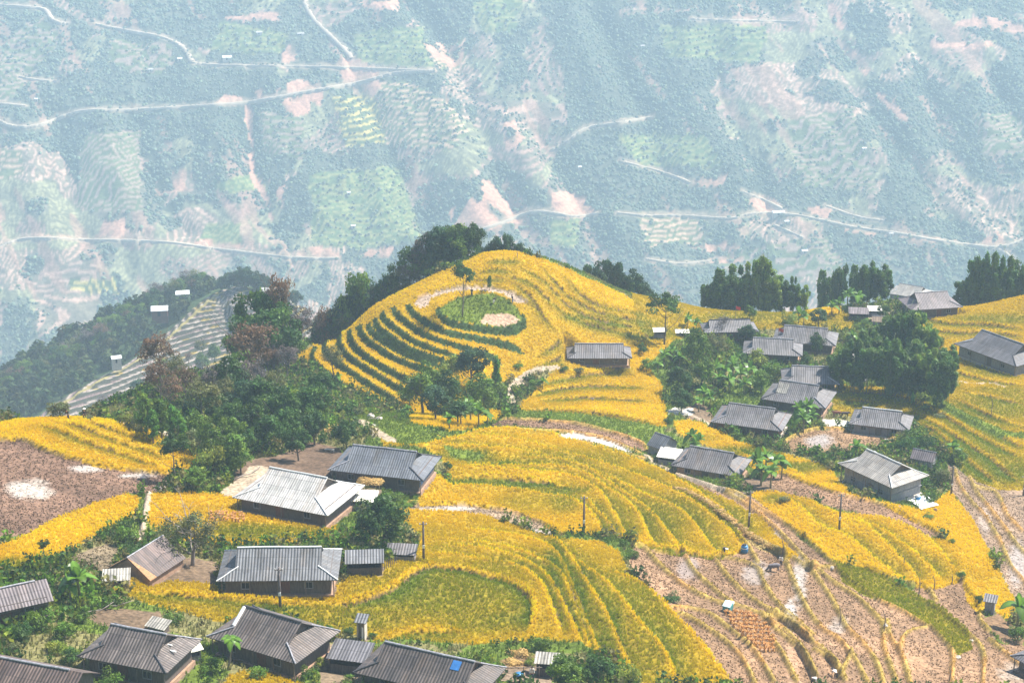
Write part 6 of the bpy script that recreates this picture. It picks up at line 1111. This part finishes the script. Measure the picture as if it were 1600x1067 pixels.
def beast(P, yaw, label, mat, sc, horns=True, neck=.25, nm='buffalo', cat='water buffalo', thin=1.0):
    t = empty(nm, P, yaw, sc); tag(t, label, cat)
    V = [(-.85, 0, 1.12), (-.45, 0, 1.10), (0, 0, 1.05), (.45, 0, 1.12), (.75, 0, 1.15), (1.0, 0, 1.0 + neck), (1.2, 0, .95 + neck), (1.42, 0, .78 + neck)]; E = [(i, i + 1) for i in range(7)]; Rr = [(.20, .22), (.31, .34), (.34, .38), (.30, .36), (.24, .28), (.15, .19), (.13, .15), (.08, .09)]; Rr = [(a * thin, b * thin) for a, b in Rr]
    for s in (-1, 1):
        i = len(V); V += [(.6, s * .18, .85), (.60, s * .2, .5), (.62, s * .2, .12), (.66, s * .2, .03)]; E += [(3, i), (i, i + 1), (i + 1, i + 2), (i + 2, i + 3)]; Rr += [.14 * thin, .085, .055, .07]
        i = len(V); V += [(-.7, s * .18, .85), (-.58, s * .2, .62), (-.78, s * .2, .38), (-.72, s * .2, .03)]; E += [(1, i), (i, i + 1), (i + 1, i + 2), (i + 2, i + 3)]; Rr += [.17 * thin, .1, .055, .065]
    i = len(V); V += [(-1.05, 0, 1.0), (-1.12, 0, .55)]; E += [(0, i), (i, i + 1)]; Rr += [.035, .02]; skinned('body', V, E, Rr, mat, t, 2, 2)
    for s in (-1, 1):
        if horns: q = MB(); q.tube([(1.12, s * .1, 1.08 + neck), (1.05, s * .32, 1.15 + neck), (.88, s * .42, 1.25 + neck)], [.05, .04, .012], 6); q.build('horn', CL['grey'], t, True)
        q = MB(); q.ball((1.08, s * .17, 1.0 + neck + (0 if horns else .12)), (.05, .11 if horns else .04, .04 if horns else .09), 6, 5); q.build('ear', mat, t, True)
    if not horns: q = MB(); q.tube([(.6, 0, 1.45), (.85, 0, 1.38), (1.08, 0, 1.12 + neck)], [.05, .06, .04], 6); q.build('mane', CL['black'], t)
beast(gp(1209, 893), R(196), 'grey water buffalo grazing on the bare paddy with its head to the left', mat_plain('buffalo_hide', (.13, .11, .12), .7, .3), .85, True, -.35)
beast(gp(1307, 651), R(180), 'reddish-brown horse standing before the orange rice, left one of the pair', mat_plain('bay_coat', (.20, .05, .02), .6, .2), .8, False, .3, 'horse', 'horse', .8)
beast(gp(1320, 652), R(0), 'dark horse facing right beside the reddish-brown one', mat_plain('dark_coat', (.06, .025, .02), .6, .2), .78, False, .1, 'horse', 'horse', .8)
# blue drum and threshing box
M_blue = mat_plain('blue_plastic', (.04, .20, .42), .4, .1); M_teal = mat_plain('teal_paint', (.05, .25, .25), .5, .2)
P = gp(1163, 863); t = empty('drum', P, .3); tag(t, 'blue plastic drum standing on golden straw at the corner of the yellow field', 'drum'); q = MB(); q.tube([(0, 0, 0), (0, 0, .1), (0, 0, .5), (0, 0, .95), (0, 0, 1.1)], [.42, .48, .5, .46, .36], 14); q.build('barrel', M_blue, t, True)
q = MB(); q.tube([(0, 0, .72), (0, 0, .78)], [.50, .50], 14); q.build('hoop', M_white, t); q = MB(); q.tube([(-.05, 0, 1.1), (-.05, 0, 1.24)], [.30, .26], 12); q.build('lid', CL['black'], t)
P = gp(1137, 956); t = empty('threshing_machine', P, R(-28), 1.15); tag(t, 'teal and white threshing box standing at the head of the rice sheaves', 'threshing machine')
MB().box(-.4, .4, -.5, .5, .25, .85).build('body', M_teal, t); q = MB(); q.slab([(-.42, -.52, .9), (.42, -.52, .86), (.42, .3, 1.12), (-.42, .3, 1.18)], .05); q.build('hood', mat_plain('pale_teal', (.45, .62, .62), .5, .1), t); MB().box(-.38, .38, .45, .8, .7, .95).build('feed_tray', M_white, t)
for x in (-.35, .35):
    for y in (-.42, .42): MB().tube([(x, y, 0), (x, y, .3)], [.04, .04], 6).build('leg', M_wood, t)
q = MB(); q.tube([(-.44, 0, .5), (-.50, 0, .5)], [.25, .25], 12); q.build('flywheel', CL['black'], t)
# sheaves
def sheaf_me(seed):
    g = random.Random(seed); mb = MB()
    for k in range(16): a = g.uniform(0, 6.28); r = g.uniform(.05, .2); mb.tube([(r * 1.3 * math.cos(a), r * 1.3 * math.sin(a), -.05), (r * .35 * math.cos(a), r * .35 * math.sin(a), .38), (r * 1.8 * math.cos(a) + g.uniform(-.08, .08), r * 1.8 * math.sin(a), .68)], [.035, .04, .05], 4)
    return mb.mesh('rice_sheaf', mat_sheaf)
mat_sheaf = mat_plain('sheaf_straw', (.62, .34, .12), .95, .45, 6); SH = [sheaf_me(i) for i in range(4)]; g = random.Random(2)
poly = [(1130, 962), (1148, 955), (1180, 962), (1200, 985), (1216, 1010), (1205, 1020), (1190, 1022), (1172, 1005), (1150, 985)]
cand = [(u + g.uniform(-1.5, 1.5), v + g.uniform(-1, 1)) for v in np.arange(955, 1024, 6.2) for u in np.arange(1128, 1220, 6.6)]; cand = [c for c in cand if inpoly(np.array([c[0]]), np.array([c[1]]), poly)[0]]
for c in cand:
    P = gp(*c); o = ob('rice_sheaf', SH[g.randrange(4)], None, P, g.uniform(0, 6), g.uniform(.75, 1.1)); tag(o, 'small upright sheaf of cut rice drying in rows below the threshing box', 'rice sheaf', 'rice sheaves drying on the bare paddy')
cnt = 0
for u in np.arange(332, 386, 6):
    for v in (803, 808, 813): P = gp(u + g.uniform(-2, 2), v + g.uniform(-1, 1) + (u - 332) * .05); o = ob('rice_sheaf', SH[g.randrange(4)], None, P, g.uniform(0, 6), g.uniform(.7, .9)); tag(o, 'reddish sheaf of cut rice in the narrow cut strip above the gnarled tree', 'rice sheaf', 'rice sheaves left of the pale house')
# straw rows along the upper edge of the terraces
for i, (u, v) in enumerate([(1060,764),(1070,767),(1080,771),(1090,776),(1100,781),(1108,786),(1118,792),(1126,799),(1134,806),(1142,812),(1150,820),(1160,827),(1170,834),(1180,840),(1190,846),(1202,853)]):
    P = gp(u, v); me = straw_me(.8, .42, .3, i, 260)
    o = ob('straw_heap', me, None, P, R(-35) + g.uniform(-.3, .3)); tag(o, 'pale straw heap in the row along the upper bare strip right of the yellow terraces', 'straw heap', 'straw heaps along the terrace edge')
for u, v, s_, lb in [(810,1022,.9,'golden straw heap beside the dark brown-grey roof, upper one'),(800,1036,.8,'golden straw heap beside the dark brown-grey roof, lower one'),(690 - 178,672,1.5,'straw-topped heap under the dense dark tree'),(1385,700,.8,'pale heap under the grey-green bush')]:
    P = gp(u, v); me = straw_me(1.2, .8, .5, int(u), 700)
    o = ob('straw_heap', me, None, P, 0, s_); tag(o, lb, 'straw heap')
# white drying sheet with blue tub
Q = [gp(1416, 782), gp(1445, 775), gp(1467, 791), gp(1440, 798)]; c = np.mean(Q, axis=0); mb = MB(); n_ = 8; V = []
for i in range(n_ + 1):
    for j in range(n_ + 1):
        a, b = i / n_, j / n_; p = (np.array(Q[0]) * (1 - a) + np.array(Q[1]) * a) * (1 - b) + (np.array(Q[3]) * (1 - a) + np.array(Q[2]) * a) * b; z = max(float(gz(p[0] + dx, p[1] + dy)) for dx in (-.4, 0, .4) for dy in (-.4, 0, .4)); V.append((p[0] - c[0] + g.uniform(-.06, .06), p[1] - c[1] + g.uniform(-.06, .06), z + .12 - c[2] + g.uniform(0, .05)))
mb.add(V, [(i * (n_ + 1) + j, i * (n_ + 1) + j + 1, (i + 1) * (n_ + 1) + j + 1, (i + 1) * (n_ + 1) + j) for i in range(n_) for j in range(n_)]); me = mb.mesh('drying_sheet', M_white); o = ob('drying_sheet', me, None, tuple(c)); so_ = o.modifiers.new('s', 'SOLIDIFY'); so_.thickness = .03; tag(o, 'white plastic drying sheet spread on the ground by the two-storey plank house', 'drying sheet')
P = gp(1434, 782); t = empty('tub', (P[0], P[1], P[2] + .2)); tag(t, 'blue plastic tub holding a white bundle on the drying sheet', 'tub'); q = MB(); q.tube([(0, 0, 0), (0, 0, .15), (0, 0, .45)], [.34, .40, .50], 14); q.build('basin', M_blue, t, True); q = MB(); q.ball((0, .05, .5), (.38, .34, .3), 10, 6); q.build('white_bundle', M_white, t, True)
P = gp(811, 1056); t = empty('basin', P); q = MB(); q.tube([(0, 0, 0), (0, 0, .1), (0, 0, .3)], [.3, .38, .45], 14); o = q.build('basin', M_blue, t, True); tag(t, 'blue round basin on the yard by the rail', 'basin')
P = gp(818, 1054); t = empty('rail_fence', P, R(2)); tag(t, 'low wooden rail fence beside the blue basin', 'fence')
for x in (-1.6, 0, 1.6): MB().tube([(x, 0, -.2), (x, 0, 1.0)], [.06, .05], 6).build('post', M_wood, t)
MB().tube([(-1.9, -.07, .9), (1.9, -.07, .88)], [.05, .045], 6).build('rail', M_wood, t)
# picket fence by the front field, dead branches, bench
for k, u in enumerate(np.arange(592, 622, 3.0)): P = gp(u, 893 - (u - 592) * .42); q = MB(); q.tube([(0, 0, -.2), (.03, 0, 1.0 + g.uniform(-.15, .2))], [.05, .035], 5); o = q.build('fence_stake', M_wood); o.location = P; tag(o, 'short fence stake in the row between the lean-tos and the golden field', 'fence stake', 'fence stakes by the lean-tos')
for u, v, L_, a, lb in [(470,690,3.6,.5,'pale dead branch lying in the dark gap under the dense wood'),(478,668,3.2,2.2,'pale bare branches hanging beside the dark trunk in the wood'),(385,745,4.5,.7,'long dark log beside the dirt track'),(1045,0,0,0,None),(170,950,5.0,-.05,'pale log lying on the bank behind the lower left house'),(150,958,3.8,.4,'reddish dead branches beside the pale log'),(585,656,2.5,.3,'pale stones and branches above the small pond')]:
    if not lb: continue
    P = gp(u, v); t = empty('fallen_branch', P, a); q = MB(); q.tube([(-L_ / 2, 0, .15), (-L_ / 6, .1, .3), (L_ / 6, -.1, .35), (L_ / 2, .1, .9)], [.11, .09, .07, .03], 6); q.build('stem', M_barkp, t, True); q = MB(); q.tube([(L_ / 6, -.1, .35), (L_ / 3, -.6, .9), (L_ / 2.4, -.8, 1.5)], [.05, .035, .015], 5); q.build('twig', M_barkp, t, True); tag(t, lb, 'branch')
P = gp(515, 706); t = empty('bench', P, R(-12)); tag(t, 'small pale wooden bench in the muddy yard behind the pale house', 'bench'); MB().box(-.7, .7, -.18, .18, .38, .44).build('seat', M_pale, t)
for x in (-.6, .6): MB().box(x - .05, x + .05, -.15, .15, -.05, .38).build('leg', M_pale, t)
for u, v, s_, lb in [(1405,793,.5,'brown stone at the lower left corner of the drying sheet'),(1462,797,.5,'brown stone at the right corner of the drying sheet'),(580,652,.9,'pale boulder above the small pond, left one'),(592,656,.8,'pale boulder above the small pond, right one'),(1300,888,.5,'pale stone where the bunds meet below the golden field'),(1384,978,.5,'pale stone beside the double stake'),(1497,1028,.5,'pale stone at the tip of the olive strip'),(1518,1002,.4,'pale stone near the grey plank outhouse'),(1385,690,.7,'pale rock behind the two-storey house'),(925,625,.7,'dark stump in the middle golden field')]:
    P = gp(u, v); q = MB(); q.ball((0, 0, .2), (.8, .6, .5), 8, 5); me = q.mesh('boulder', M_pale if 'pale' in lb else M_earth if 'brown' in lb else M_bark)
    for vt in me.vertices: vt.co += vt.normal * g.uniform(-.1, .1)
    o = ob('boulder' if 'stump' not in lb else 'stump', me, None, P, g.uniform(0, 3), s_); tag(o, lb, 'stone' if 'stump' not in lb else 'stump')
